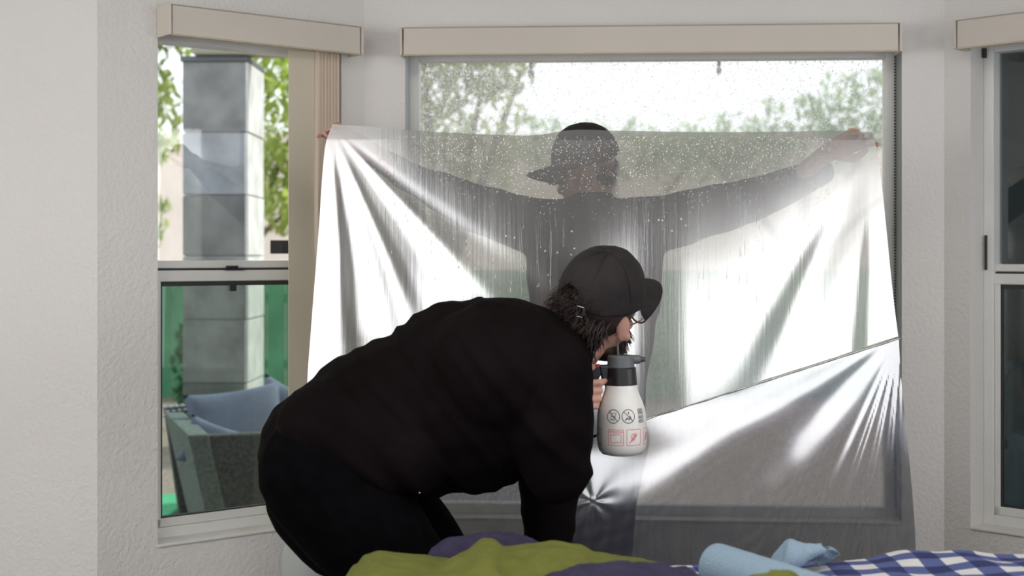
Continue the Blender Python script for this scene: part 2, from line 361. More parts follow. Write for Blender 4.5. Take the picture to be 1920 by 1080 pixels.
tag(obj('patio_beam', bm, mat('beam_paint', (.33, .32, .25), .8, noise_s=3, var=.1)), 'tan painted patio beam resting on the slate column', 'beam')
# green garden fence of upright boards
fe = thing('garden_fence', 'green painted board fence at the back of the yard', 'fence')
M_green = mat('green_paint', (.10, .34, .19), .7, noise_s=3, var=.2)
for i in range(70):
    x = -7+i*.2; bm = bmesh.new(); box(bm, x, 15+random.uniform(-.006, .006), -.1, x+.19, 15.03, 1.25); obj('fence_board', bm, M_green, fe)
bm = bmesh.new(); box(bm, -7, 15.03, .9, 7, 15.08, 1.0); box(bm, -7, 15.03, .2, 7, 15.08, .3); obj('fence_rail', bm, M_green, fe)
bm = bmesh.new(); box(bm, -14, 30, -.1, 16, 30.4, 4.0)
tag(obj('far_stucco_wall', bm, mat('pink_stucco', (.80, .70, .62), .9, noise_s=1, var=.1)), 'pale pinkish stucco wall far beyond the garden trees', 'wall')
# shaded neighbouring house wall outside the right window
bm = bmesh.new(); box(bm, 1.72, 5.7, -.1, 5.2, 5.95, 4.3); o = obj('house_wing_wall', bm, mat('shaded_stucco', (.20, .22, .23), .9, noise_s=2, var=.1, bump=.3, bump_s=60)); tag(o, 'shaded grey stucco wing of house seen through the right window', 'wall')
bm = bmesh.new(); box(bm, 1.95, 5.35, -.1, 3.2, 5.65, .72, .04); box(bm, 1.95, 5.52, .60, 3.2, 5.67, 1.0, .04); tag(obj('patio_bench', bm, mat('teal_cushion', (.05, .10, .11), .8, noise_s=9, var=.3)), 'dark teal upholstered bench outside behind the right window', 'bench')
# leaves and trees
def leaf_cloud(bm, c, rad, n, size):
    for i in range(n):
        while True:
            p = Vector((random.uniform(-1, 1), random.uniform(-1, 1), random.uniform(-1, 1)))
            if p.length < 1 and nz(p.x*2.2+c[0], p.y*2.2+c[1], p.z*2.2) > -.22+.3*(p.length-.6): break
        p = Vector(c)+Vector((p.x*rad[0], p.y*rad[1], p.z*rad[2]))
        u = Vector((random.gauss(0, 1), random.gauss(0, 1), random.gauss(0, 1))).normalized(); v, _ = fr(u); s = size*random.uniform(.6, 1.3)
        q = [bm.verts.new(p+u*s), bm.verts.new(p+v*s*.4), bm.verts.new(p-u*s), bm.verts.new(p-v*s*.4)]
        bm.faces.new(q)
def leafmat(name, c):
    m = mat(name, c, .6, noise_s=.9, var=.3); t = m.node_tree; b = t.nodes['Principled BSDF']
    tl = t.nodes.new('ShaderNodeBsdfTranslucent'); mx = t.nodes.new('ShaderNodeMixShader'); mx.inputs[0].default_value = .5
    tl.inputs[0].default_value = (c[0]*1.5, c[1]*1.5, c[2], 1)
    out = t.nodes['Material Output']; t.links.new(b.outputs[0], mx.inputs[1]); t.links.new(tl.outputs[0], mx.inputs[2]); t.links.new(mx.outputs[0], out.inputs[0]); return m
LM = [leafmat('olive_leaves', (.30, .36, .14)), leafmat('bright_leaves', (.40, .48, .17)), leafmat('grey_green_leaves', (.28, .38, .28)), leafmat('deep_leaves', (.05, .16, .08))]
M_bark = mat('bark', (.16, .12, .09), .9, noise_s=8, var=.3)
def tree(x, y, zc, rad, n, size, lm, label, clusters, trunk=True, name='tree'):
    t = thing(name, label, 'tree' if name == 'tree' else 'bush'); 
    bm = bmesh.new()
    for c in clusters: leaf_cloud(bm, (x+c[0], y+c[1], zc+c[2]), (rad[0]*c[3], rad[1]*c[3], rad[2]*c[3]), int(n*c[3]), size)
    o = obj('foliage', bm, lm, t); o['kind'] = 'stuff'
    bm = bmesh.new()
    tube(bm, [(x+.1, y, -.12), (x-.05, y, zc*.4), (x+.05, y, zc*.9)], [.13*rad[0], .10*rad[0], .06*rad[0]], 8)
    for c in clusters: tube(bm, [(x-.03, y, zc*.45), (x+c[0]*.5, y+c[1]*.5, zc*.7+c[2]*.5), (x+c[0]*1.2, y+c[1], zc+c[2]*1.2)], [.07*rad[0], .045*rad[0], .015*rad[0]], 7)
    obj('trunk', bm, M_bark, t); return t
tree(-4.2, 14, 2.9, (1.0, .8, .9), 2600, .085, LM[0], 'olive-leaved tree outside at the left edge of the left window', [(0,0,0,1), (-.7,.2,.6,.9), (.6,.1,1.2,.8), (.1,0,-1.1,.7)])
tree(-2.35, 12.5, 3.0, (.62, .6, .9), 900, .075, LM[1], 'bright yellow-green tree outside to the right of the slate column', [(0,0,.5,1), (.35,.2,-.3,.8), (-.1,0,1.3,.9), (.3,0,-1.0,.5)])
tree(-.55, 11.5, 2.35, (.75, .6, .55), 1100, .06, LM[0], 'tree with drooping olive foliage at upper left of center window', [(0,0,0,1), (-.45,.1,.5,.9), (.3,0,.6,.6), (-.2,.1,1.1,.8), (.7,.3,1.0,.35)])
tree(3.3, 16, 2.7, (.95, .7, .55), 800, .07, LM[2], 'grey-green tree outside at upper right of center window', [(0,0,0,1), (.8,0,.35,.9), (-.9,.2,-.1,.8), (1.5,0,.1,.8)])
tree(1.4, 20, 2.9, (.9, .7, .5), 500, .08, LM[2], 'faint distant tree low in the middle of center window', [(0,0,0,1), (1.0,0,-.1,.9), (-1.0,.2,.1,.8)])
tree(-2.32, 11, .55, (.32, .3, .6), 1300, .06, LM[3], 'deep green bush outside in front of the fence right of the column', [(0,0,0,1), (.15,.1,.3,.7)], name='garden_bush')
# festoon bulbs hanging outdoors
for px, py, s in ((996, 137, 1), (1348, 132, .8)):
    b = thing('hanging_bulb', 'small dark string-light bulb hanging outside, %s one in center window' % ('left' if px < 1200 else 'right'), 'bulb', 'string lights outside')
    p = P(px, py, 6.5); bm = bmesh.new(); ell(bm, p, (.016*s, .016*s, .024*s), n=12, m=8); obj('glass_bulb', bm, mat('smoky_bulb', (.12, .13, .14), .2), b, True)
    bm = bmesh.new(); tube(bm, [p+Vector((0, 0, .02)), p+Vector((0, 0, .055*s))], .009, 8); tube(bm, [p+Vector((0, 0, .05)), p+Vector((0, 0, .6))], .0015, 5); obj('socket', bm, M_black, b)
# wicker sofa
M_wick = mat('grey_wicker', (.09, .092, .09), .8, noise_s=70, var=.45, bump=.8, bump_s=160)
M_wick2 = mat('grey_green_wicker', (.17, .20, .19), .8, noise_s=70, var=.3, bump=.8, bump_s=160)
M_rope = mat('pale_rope', (.62, .62, .66), .8)
A = Vector((-1.376, 6.0, 0)); ab = Vector((-.33, .92, 0)).normalized(); ac = Vector((.94, .34, 0))
sofa = thing('wicker_sofa', 'grey wicker outdoor sofa with blue cushions outside left window', 'sofa')
def sp_(a, c, z, ins=0): return A+ab*(a)+ac*(c)+Vector((0, 0, z))
def taper(a0, a1, c0, c1, z0, z1, ia, ic): # inset at the bottom
    return [sp_(a0+ia, c0+ic, z0), sp_(a0+ia, c1, z0), sp_(a1-ia, c1, z0), sp_(a1-ia, c0+ic, z0), sp_(a0, c0, z1), sp_(a0, c1, z1), sp_(a1, c1, z1), sp_(a1, c0, z1)]
bm = bmesh.new(); box8(bm, taper(0, .07, .09, 1.7, -.1, .635, .0, .14), .008); obj('near_panel', bm, M_wick, sofa)
bm = bmesh.new(); box8(bm, [sp_(.0, .16, -.1), sp_(.0, .25, -.1), sp_(.9, .25, -.1), sp_(.9, .16, -.1), sp_(0, 0, .64), sp_(0, .09, .64), sp_(.95, .09, .64), sp_(.95, 0, .64)], .008); obj('arm', bm, M_wick2, sofa)
bm = bmesh.new(); box8(bm, [sp_(.88, .1, -.1), sp_(.88, 1.7, -.1), sp_(.95, 1.7, -.1), sp_(.95, .1, -.1), sp_(.93, 0, .66), sp_(.93, 1.7, .78), sp_(1.0, 1.7, .78), sp_(1.0, 0, .66)], .008); obj('backrest', bm, M_wick, sofa)
bm = bmesh.new()
for i in range(60):
    for r in range(3):
        c = i*.028+.014*(r % 2); z = .665+.12*c/1.7-r*.022
        ell(bm, sp_(.925, c, z), (.013, .008, .008), n=6, m=4)
o = obj('rope_trim', bm, M_rope, sofa); o['kind'] = 'stuff'; o['label'] = 'white and blue woven rope trim'
bm = bmesh.new(); box8(bm, [sp_(.1, .2, .1), sp_(.1, 1.6, .1), sp_(.85, 1.6, .1), sp_(.85, .2, .1), sp_(.1, .15, .42), sp_(.1, 1.6, .42), sp_(.88, 1.6, .42), sp_(.88, .15, .42)], .02); obj('seat_cushion', bm, mat('blue_canvas', (.14, .17, .25), .85, noise_s=20, var=.1), sofa)
M_pil = mat('dusty_blue_canvas', (.16, .18, .26), .85, noise_s=14, var=.12)
def pillow(name, c, u, v, n, su, sv, th, m, label, group):
    bm = bmesh.new(); N = 14; c = Vector(c); u = Vector(u).normalized(); v = Vector(v).normalized(); n = u.cross(v)
    for sgn in (1, -1):
        g = []
        for j in range(N+1):
            row = []
            for i in range(N+1):
                a = i/N*2-1; b = j/N*2-1; f = max(0, (1-a**4)*(1-b**4))**.5
                k = 1-.10*(1-abs(b)**2)*abs(a)**3; k2 = 1-.10*(1-abs(a)**2)*abs(b)**3
                row.append(bm.verts.new(c+u*a*su*k+v*b*sv*k2+n*sgn*th*f))
            g.append(row)
        for j in range(N):
            for i in range(N): bm.faces.new((g[j][i], g[j][i+1], g[j+1][i+1], g[j+1][i]))
    bmesh.ops.remove_doubles(bm, verts=bm.verts, dist=1e-5)
    return tag(obj(name, bm, m, None, True), label, 'cushion', group)
pillow('throw_pillow', P(447, 800, 6.62), (.95, .3, .12), (-.3, .5, 1), 0, .23, .20, .06, M_pil, 'large dusty blue cushion in the middle of the outdoor sofa', 'cushions on the wicker sofa')
pillow('throw_pillow', P(545, 792, 6.78), (.8, -.2, -.35), (.25, .5, 1), 0, .20, .17, .06, M_pil, 'dusty blue cushion leaning at the right, beside the large one', 'cushions on the wicker sofa')
pillow('throw_pillow', P(400, 830, 6.4)+Vector((0, 0, -.02)), (.9, .2, -.35), (.3, .4, 1), 0, .14, .11, .04, M_pil, 'small dusty blue cushion low in front of the larger cushion', 'cushions on the wicker sofa')
bm = bmesh.new(); box(bm, -2.8, 7.6, -.1, -1.95, 8.75, -.07, .01); tag(obj('green_mat', bm, mat('bright_green', (.10, .48, .24), .8, noise_s=9, var=.1)), 'bright green mat on the gravel left of the wicker sofa', 'mat')
# dark lantern-like box outside the upper sash
bx = thing('sensor_box', 'small dark gridded box outside, just above the left sash rail', 'box')
p = P(523, 463, 5.6); bm = bmesh.new(); box(bm, p.x-.035, 5.6, p.z-.027, p.x+.06, 5.64, p.z+.027, .003); obj('housing', bm, mat('navy_plastic', (.02, .025, .045), .5), bx)
bm = bmesh.new()
for i in range(9): box(bm, p.x-.033+i*.011, 5.597, p.z-.026, p.x-.031+i*.011, 5.601, p.z+.026)
for i in range(5): box(bm, p.x-.034, 5.597, p.z-.022+i*.011, p.x+.059, 5.601, p.z-.0205+i*.011)
obj('grille', bm, M_black, bx)
bm = bmesh.new(); tube(bm, [p+Vector((.05, .03, 0)), p+Vector((.3, .03, 0)), Vector((p.x+.3, 5.63, -.1))], .012, 8); obj('bracket', bm, M_black, bx)

# ------------------------------------------------------------------ the film
YF = 4.05
topc = [(624, 233), (700, 238), (790, 245), (900, 251), (1000, 253), (1075, 243), (1180, 245), (1300, 247), (1450, 247), (1570, 245), (1634, 248)]
lefc = [(624, 233), (611, 268), (604, 330), (598, 420), (590, 520), (582, 620), (575, 720), (572, 840), (575, 985)]
rigc = [(1634, 248), (1643, 275), (1652, 330), (1662, 420), (1671, 510), (1679, 580), (1686, 632)]
def foldY(px): return 632+(1686-px)*.319
def film_uv(u, v):
    T = pl([(*q, 0) for q in topc], u); Lf = pl([(*q, 0) for q in lefc], v); Rt = pl([(*q, 0) for q in rigc], v)
    bx_ = lerp(575, 1686, u); B = Vector((bx_, foldY(bx_), 0))
    c00 = Vector((*topc[0], 0)); c10 = Vector((*topc[-1], 0)); c01 = Vector((*lefc[-1], 0)); c11 = Vector((*rigc[-1], 0))
    return (1-v)*T+v*B+(1-u)*Lf+u*Rt-((1-u)*(1-v)*c00+u*(1-v)*c10+(1-u)*v*c01+u*v*c11)
def film_h(px, py):
    # displacement towards the camera in metres; folds radiate from the two gripped corners
    h = 0
    dx, dy = px-622, py-236; r = math.hypot(dx, dy)/654; th = math.degrees(math.atan2(dy, dx))
    env = sm(33, 50, th)*(1-sm(88, 100, th))*sm(.02, .16, r)*(1-sm(.75, 1.35, r)*.8)
    tw = th+1.8*nz(r*2.5, th*.05)
    h += env*.0027*min(r, .45)/.45*math.sin(tw*PI/10.5+.2)
    h += env*.0005*min(r, .5)*2*math.sin(tw*PI/4.7)
    dx, dy = px-1634, py-248; r = math.hypot(dx, dy)/654; th = math.degrees(math.atan2(dy, dx))
    env = sm(88, 95, th)*(1-sm(112, 124, th))*sm(.12, .4, r)
    h += env*.011*math.sin((th-90)*PI/16)*min(r, .6)
    h += .0022*nz(px*.004, py*.003, 3)+.0004*nz(px*.016, py*.008, 9)
    # twist added to place bright and dark reflections across the sheet
    Wx = (250*sm(660, 980, px)-175*sm(1040, 1330, px)-75*sm(1330, 1600, px))/654
    h += .036*(Wx-.10)*min(max(py-262, 0), 380)/145-.03*Wx
    h += .022*max(py-262, 0)/654*sm(1180, 1300, px)*(1-sm(1330, 1600, px))
    return h
def film_pt(u, v):
    q = film_uv(u, v); Y = YF-film_h(q.x, q.y)
    return P(q.x, q.y, YF)+Vector((0, Y-YF, 0))
film = thing('window_film', 'large silvery wet window film sheet stretched between both hands of the standing person', 'window film')
film_o = grid('silver_sheet', 230, 170, film_pt, M_film, film)
# bunched rim along the film's lower edge
bm = bmesh.new(); pts = []
for i in range(60):
    px = 1688-i*9.0; pts.append(P(px, foldY(px)+2, YF)+Vector((0, -.006+.003*math.sin(i*.9), 0)))
tube(bm, pts, [.0022+.0012*abs(math.sin(i*.5)) for i in range(60)], 8); obj('rolled_edge', bm, M_film, film, True)
# clear liner hanging below
rl = [(1686, 632), (1692, 690), (1701, 760), (1710, 850), (1716, 920), (1714, 1000), (1716, 1150)]
def liner_pt(u, v):
    tp = Vector((lerp(800, 1686, u), 0, 0)); tp.y = foldY(tp.x)
    if u < .999: pass
    R = pl([(*q, 0) for q in rl], v); x = lerp(lerp(820, 835, v), R.x, u); y = lerp(tp.y, 1220, v) if u < 1 else R.y
    yr = lerp(tp.y, 1220, v); q = (x, yr)
    dx, dy = q[0]-1690, q[1]-620; r = math.hypot(dx, dy)/654; th = math.degrees(math.atan2(dy, dx))
    e1 = sm(.03, .15, r)
    h = e1*(.0024*sm(78, 90, th)*(1-sm(108, 122, th))*math.sin(th*PI/3.3)*min(r, .5)*2)
    h += e1*.0048*sm(110, 125, th)*math.sin(th*PI/12+.6)*min(r, .6)*(1-.5*sm(150, 165, th))
    h += .0040*nz(q[0]*.004, q[1]*.003, 20)+.0006*nz(q[0]*.02, q[1]*.012, 5)
    h += .075*max(q[1]-740, 0)/654*(1-sm(1180, 1420, q[0]))  # tilts added so the liner mirrors the bright rear panels
    h += .055*max((1290-max(q[0], 1040))/654, 0)*sm(700, 860, q[1])
    # crinkled crease near the bottle's reflection
    cx, cy = q[0]-1110, q[1]-935
    h += .0003*math.exp(-(cx*cx+cy*cy)/5000)*math.sin(math.atan2(cy, cx)*7)
    h += .006*sm(640, 1000, q[1])
    return P(q[0], q[1], YF)+Vector((0, -h+.004, 0))
lo = grid('release_liner', 220, 150, liner_pt, M_liner, film); lo['label'] = 'clear glossy liner hanging below the silver sheet'
# water droplets on the film
bm = bmesh.new()
def film_at(px, py, extra=.0008): return P(px, py, YF)+Vector((0, -film_h(px, py)-extra, 0))
ex, ez, en = Vector((1,0,0)), Vector((0,0,1)), Vector((0,-1,0))
for i in range(2600):
    px = random.uniform(700, 1560); py = 255+abs(random.gauss(0, 1))*70+max(0, 0)
    if py > 470: continue
    dome(bm, film_at(px, py), random.uniform(.0006, .0016), .5, ex, ez, en)
for px, py in ((949, 443), (965, 446), (972, 476), (1072, 434), (1022, 471), (1045, 474), (1071, 478), (1077, 466), (1028, 516), (981, 501), (860, 501), (1197, 465), (1216, 414), (1235, 413), (1242, 414), (1277, 411), (1286, 423), (1260, 433), (1008, 537)):
    dome(bm, film_at(px, py), .0030, .6, ex, ez, en)
o = obj('water_droplets', bm, M_drop, film, True); o['kind'] = 'stuff'
# runs of water
bm = bmesh.new()
for i in range(80):
    px = random.choice([random.uniform(690, 1060), random.uniform(1150, 1450)]); py = 300+max(0, (px-740))*.25+random.uniform(-10, 60) if px < 1060 else 375+random.uniform(-20, 60)-(px-1150)*.1
    L_ = random.uniform(30, 170); pts = [film_at(px+1.2*math.sin(k*.9+i), py+L_*k/8, .0003) for k in range(9)]
    tube(bm, pts, [.0002]+[.0003]*7+[.0007], 5)
o = obj('water_runs', bm, M_drop, film, True); o['kind'] = 'stuff'

# ------------------------------------------------------------------ people
def Mframe(o, x, z):   # local frame: X forward, Z up
    x = Vector(x).normalized(); z = Vector(z); y = z.cross(x).normalized(); z = x.cross(y)
    m = Matrix((x, y, z)).transposed().to_4x4(); m.translation = o; return m
def hand(bm, M, side, curls, thumb, sc=1.0):
    # side +1: right hand (thumb on +Y), X towards fingers, palm faces -Z
    ts = lambda v: M @ (Vector((v[0], v[1]*side, v[2]))*sc)
    for y0, y1, r in ((.026, .030, .013), (.010, .011, .0135), (-.007, -.008, .013), (-.022, -.026, .0115)):
        capsule(bm, ts((.008, y0*.6, 0)), ts((.088, y1, 0)), .017*sc, r*sc, 12)
    for k, (y, L_, r) in enumerate(((.031, .072, .0092), (.011, .080, .0095), (-.009, .074, .0090), (-.027, .058, .0080))):
        p = Vector((.088, y, 0)); a = 0; cu = curls[k]
        for s, (fl, c) in enumerate(zip((.45, .30, .25), cu)):
            a += math.radians(c); q = p+Vector((math.cos(a)*L_*fl, y*.04, -math.sin(a)*L_*fl))
            capsule(bm, ts(p), ts(q), (r-.0008*s)*sc, (r-.0008*(s+1))*sc, 12); p = q
    for (a, ra), (b, rb) in zip(thumb, thumb[1:]): capsule(bm, ts(a), ts(b), ra*sc, rb*sc, 12)
def head_prims(bm, M):
    ell(bm, (-.012, 0, .03), (.098, .078, .095), M); ell(bm, (.028, 0, -.045), (.062, .060, .075), M)
    ell(bm, (.056, 0, -.098), (.026, .028, .022), M); ell(bm, (.070, 0, .022), (.022, .052, .012), M)
    capsule(bm, M @ Vector((.088, 0, .008)), M @ Vector((.112, 0, -.028)), .008, .013, 12)
    for s in (1, -1):
        ell(bm, (.100, .012*s, -.032), (.010, .008, .007), M); ell(bm, (.06, .042*s, -.02), (.022, .018, .016), M)
        E = M @ Matrix.Translation((-.008, .088*s, .000)) @ Matrix.Rotation(math.radians(24*s), 4, 'Z') @ Matrix.Rotation(math.radians(-12), 4, 'Y')
        ell(bm, (0, 0, 0), (.018, .007, .036), E); ell(bm, (.012, 0, -.022), (.010, .008, .014), E)
    ell(bm, (.090, 0, -.058), (.010, .024, .0055), M); ell(bm, (.088, 0, -.069), (.010, .021, .006), M)
def cap_obj(person, M, strap=True, label=None):
    bm = bmesh.new(); N, K = 72, 30; rx, ry, rz = .114, .094, .122; c = Vector((-.010, 0, .016)); g = []
    top = bm.verts.new(M @ (c+Vector((0, 0, rz))))
    for j in range(1, K+1):
        t = PI/2*j/K; row = []
        for k in range(N):
            a = 2*PI*k/N; s = math.sin(t)**.85; seam = 1-.012*math.exp(-((((a/(PI/3)) % 1)-.5)**2-.25)**2*900) if False else 1
            row.append(bm.verts.new(M @ (c+Vector((rx*s*math.cos(a), ry*s*math.sin(a), rz*math.cos(t)-.012*math.cos(a)*(t/(PI/2))**3)))))
        g.append(row)
    for k in range(N): bm.faces.new((top, g[0][k], g[0][(k+1) % N]))
    for j in range(K-1):
        for k in range(N):
            a = 2*PI*(k+.5)/N; back = abs(a-PI)
            if strap and back < .50 and (K-2-j) < 9*(1-(back/.50)**2): continue
            bm.faces.new((g[j][k], g[j+1][k], g[j+1][(k+1) % N], g[j][(k+1) % N]))
    for v in bm.verts: v.co = v.co*1+Vector(noise.noise_vector(v.co*16))*.0035+Vector(noise.noise_vector(v.co*45))*.0010
    o = obj('cap', bm, M_cap, person, True); s = o.modifiers.new('thickness', 'SOLIDIFY'); s.thickness = .003; s.offset = 1
    if label: o['label'] = label
    # brim
    bm = bmesh.new(); g = []
    for j in range(9):
        row = []
        for i in range(17):
            a = (i/16*2-1)*1.02; r = j/8
            x = -.010+.110*math.cos(a)*(1)+r*.096*max(0, math.cos(a*1.30)); y = .094*math.sin(a)*(1-.0*r)*(1+.05*r); x = x+.0*r
            z = .004-.030*(y/.09)**2*(r**.5)-.014*r
            row.append((x, y, z))
        g.append(row)
    up = [[bm.verts.new(M @ Vector((x, y, z+.002))) for x, y, z in r] for r in g]; dn = [[bm.verts.new(M @ Vector((x, y, z-.002))) for x, y, z in r] for r in g]
    for j in range(8):
        for i in range(16):
            bm.faces.new((up[j][i], up[j+1][i], up[j+1][i+1], up[j][i+1])); bm.faces.new((dn[j][i], dn[j][i+1], dn[j+1][i+1], dn[j+1][i]))
    for i in range(16): bm.faces.new((up[8][i], dn[8][i], dn[8][i+1], up[8][i+1]))
    for j in range(8):
        bm.faces.new((up[j][0], dn[j][0], dn[j+1][0], up[j+1][0])); bm.faces.new((up[j][16], up[j+1][16], dn[j+1][16], dn[j][16]))
    obj('brim', bm, M_cap, o, True)
    bm = bmesh.new(); ell(bm, c+Vector((0, 0, rz+.003)), (.009, .009, .004), M, 12, 6); obj('cap_button', bm, M_cap, o, True)
    bm = bmesh.new()
    for k in range(6):
        a = PI/6+k*PI/3; pts = []
        for j in range(1, 26):
            t = PI/2*j/K; s_ = math.sin(t)**.85
            if strap and abs(a-PI) < .6 and j > 18: break
            pts.append(M @ (c+Vector(((rx+.003)*s_*math.cos(a), (ry+.003)*s_*math.sin(a), (rz+.003)*math.cos(t)-.012*math.cos(a)*(t/(PI/2))**3))))
        tube(bm, pts, .0011, 6)
    obj('cap_seam', bm, M_cap, o, True)
    if strap:
        bm = bmesh.new(); pts = []; 
        for i in range(13):
            a = PI-.55+1.1*i/12; pts.append((rx+.002)*math.cos(a))
        for i in range(12):
            a0 = PI-.55+1.1*i/12; a1 = PI-.55+1.1*(i+1)/12; q = []
            for a, z in ((a0, .006), (a1, .006), (a1, .026), (a0, .026)):
                for rr in (1.0, 1.03): q.append(M @ (c+Vector((rx*rr*math.cos(a), ry*rr*math.sin(a), z-.004))))
            q = [q[0], q[2], q[3], q[1], q[6], q[4], q[5], q[7]]
            box8(bm, q)
        obj('cap_strap', bm, M_cap, o)
        bm = bmesh.new(); a = PI+.40; cc = c+Vector((rx*1.06*math.cos(a), ry*1.06*math.sin(a), .015)); u = Vector((math.sin(a), -math.cos(a), 0))
        u = Vector((-ry*0+math.sin(a)*rx, -math.cos(a)*ry, 0)).normalized(); z_ = Vector((0, 0, 1))
        loop = [M @ (cc+u*sx*.008+z_*sz*.014) for sx, sz in ((-1, -1), (1, -1), (1, 1), (-1, 1), (-1, -1), (1, -1))]
        tube(bm, loop[:5], .0016, 8); obj('buckle', bm, M_metal, o)
    return o
def strands(bm, items, n=4):
    for root, d, L_, curl, r in items:
        d = Vector(d).normalized(); u, v = fr(d); ph = random.uniform(0, 6.28); pts = []; p = Vector(root)
        K = 7
        for k in range(K+1):
            f = k/K; pts.append(p+d*L_*f+(u*math.cos(ph+f*curl)+v*math.sin(ph+f*curl))*L_*.16*f+Vector((0, 0, -.18*L_*f*f)))
        tube(bm, pts, [r*(1-.75*(k/K)**2) for k in range(K+1)], n)
def face_extras(person, M):
    for s in (1, -1):
        bm = bmesh.new(); ell(bm, (.083, .031*s, .002), (.011, .011, .011), M, 14, 8); o = obj('eye', bm, mat('eye_white', (.8, .78, .75), .2), person, True)
        bm = bmesh.new(); ell(bm, (.0925, .031*s, .002), (.003, .0055, .0055), M, 12, 6); obj('iris', bm, mat('iris_brown', (.06, .03, .02), .2), o, True)
    for s in (1, -1):
        bm = bmesh.new(); strands(bm, [(M @ Vector((.088-.12*abs(y)**1.3, y*s, .018)), M.to_3x3() @ Vector((.2, s, .15)), .012, 1, .0010) for y in [.016+.0025*i for i in range(12)]]); obj('eyebrow', bm, M_hair, person)

# ---------- kneeling / bending person in front
def wr_fn(c):
    # broad draped folds running from the upper back down to the belly
    x = c.x; z = c.z
    a = (z-1.3)*.75+(x+.1)*.55+.10*math.sin((x+.1)*5)
    n1 = noise.noise(Vector((a*16, (x*.5-z*.4)*2.2, c.y*2)))
    n2 = noise.noise(Vector((a*34+5, (x*.5-z*.4)*4, c.y*4)))
    rdg = 1-abs(n1)*2.4
    return .0085*max(rdg, -.4)*(.6+.6*abs(noise.noise(Vector((x*3, z*3, 2)))))+.003*n2
p1 = thing('person', 'person bending forward in black sweater, black jeans and black cap, holding a sprayer', 'person')
s0 = 3.34
def sph(px, py, rpx, Y=s0): return (P(px, py, Y), rpx/F*Y)
torso = [sph(615, 846, 127), sph(700, 803, 148), sph(790, 772, 160), sph(880, 742, 184), sph(948, 722, 162)]
near_arm = [sph(1000, 712, 108, 3.22), sph(1028, 790, 86, 3.20), sph(1046, 880, 64, 3.22)]
foreR = [(P(1046, 880, 3.22), .075), (P(1046, 815, 3.30), .062), (P(1045, 765, 3.34), .045)]
armL = [(P(985, 700, 3.52), .115), (P(1030, 860, 3.46), .078), (P(1030, 930, 3.44), .068), (P(1027, 1010, 3.42), .058), (P(1023, 1060, 3.41), .050)]
bm = bmesh.new(); chain(bm, torso); chain(bm, near_arm); chain(bm, foreR); chain(bm, armL)
chain(bm, [sph(960, 690, 130), sph(1020, 668, 78), sph(1058, 658, 52, 3.36)])      # yoke up to neckline
chain(bm, [sph(618, 803, 96, 3.235), sph(700, 838, 104, 3.235), sph(775, 850, 80, 3.22)])
capsule(bm, P(930, 690, 3.22), P(985, 690, 3.5), .16, .15)
capsule(bm, P(905, 640, 3.30), P(1010, 640, 3.34), .100, .070)
me = remesh(bm, .0085, 5); displace(me, wr_fn); sw = link('sweater', me, M_sweat, p1, True)
# sweater hem band and cuffs
def ringband(name, parent, m, cpt, ax, ru, rv, width, thick, updir):
    ax = Vector(ax).normalized(); u = Vector(updir)-ax*Vector(updir).dot(ax); u.normalize(); v = ax.cross(u); bm = bmesh.new(); n = 48
    rows = []
    for off, k in ((-width/2, 1), (-width/2, 1+thick), (width/2, 1+thick), (width/2, 1)):
        rows.append([bm.verts.new(Vector(cpt)+ax*off+u*ru*k*math.cos(2*PI*i/n)+v*rv*k*math.sin(2*PI*i/n)) for i in range(n)])
    for a, b in zip(rows, rows[1:]+rows[:1]):
        for i in range(n): bm.faces.new((a[i], a[(i+1) % n], b[(i+1) % n], b[i]))
    return obj(name, bm, m, parent, True)
ringband('collar', sw, M_sweat, P(1066, 650, 3.37), (.75, .2, .5), .068, .064, .02, .10, (0, 0, 1))
# jeans: seat, thighs, shins
bm = bmesh.new()
chain(bm, [sph(605, 862, 121), sph(660, 855, 125)]); capsule(bm, P(606, 880, 3.25), P(606, 880, 3.45), .142, .142)
kn = (P(815, 1140, 3.22), .095); kf = (P(872, 1130, 3.48), .088)
chain(bm, [(P(603, 885, 3.24), .146), (P(680, 985, 3.23), .138), kn]); chain(bm, [(P(655, 885, 3.44), .140), (P(762, 1014, 3.46), .130), kf])
an = Vector((kn[0].x-.20, 3.22, .11)); af = Vector((kf[0].x-.16, 3.48, .11))
chain(bm, [kn, (kn[0].lerp(an, .35), .078), (an, .055)]); chain(bm, [kf, (kf[0].lerp(af, .35), .078), (af, .055)])
capsule(bm, P(590, 930, 3.30), P(640, 990, 3.30), .12, .12)
me = remesh(bm, .009, 4); displace(me, lambda c: .004*noise.noise(Vector((c.x*9, c.y*9, c.z*14)))); jn = link('jeans', me, M_jean, p1, True)
bm = bmesh.new(); ell(bm, P(787, 924, 3.145), (.0018, .001, .0018), n=10, m=6); obj('rivet', bm, M_metal, jn)
for k, a in ((0, an), (1, af)):
    bm = bmesh.new(); ell(bm, a+Vector((.06, 0, -.06)), (.14, .048, .048), n=24, m=14)
    for v in bm.verts: v.co.z = max(v.co.z, .002)
    obj('shoe', bm, M_shoe, p1, True)
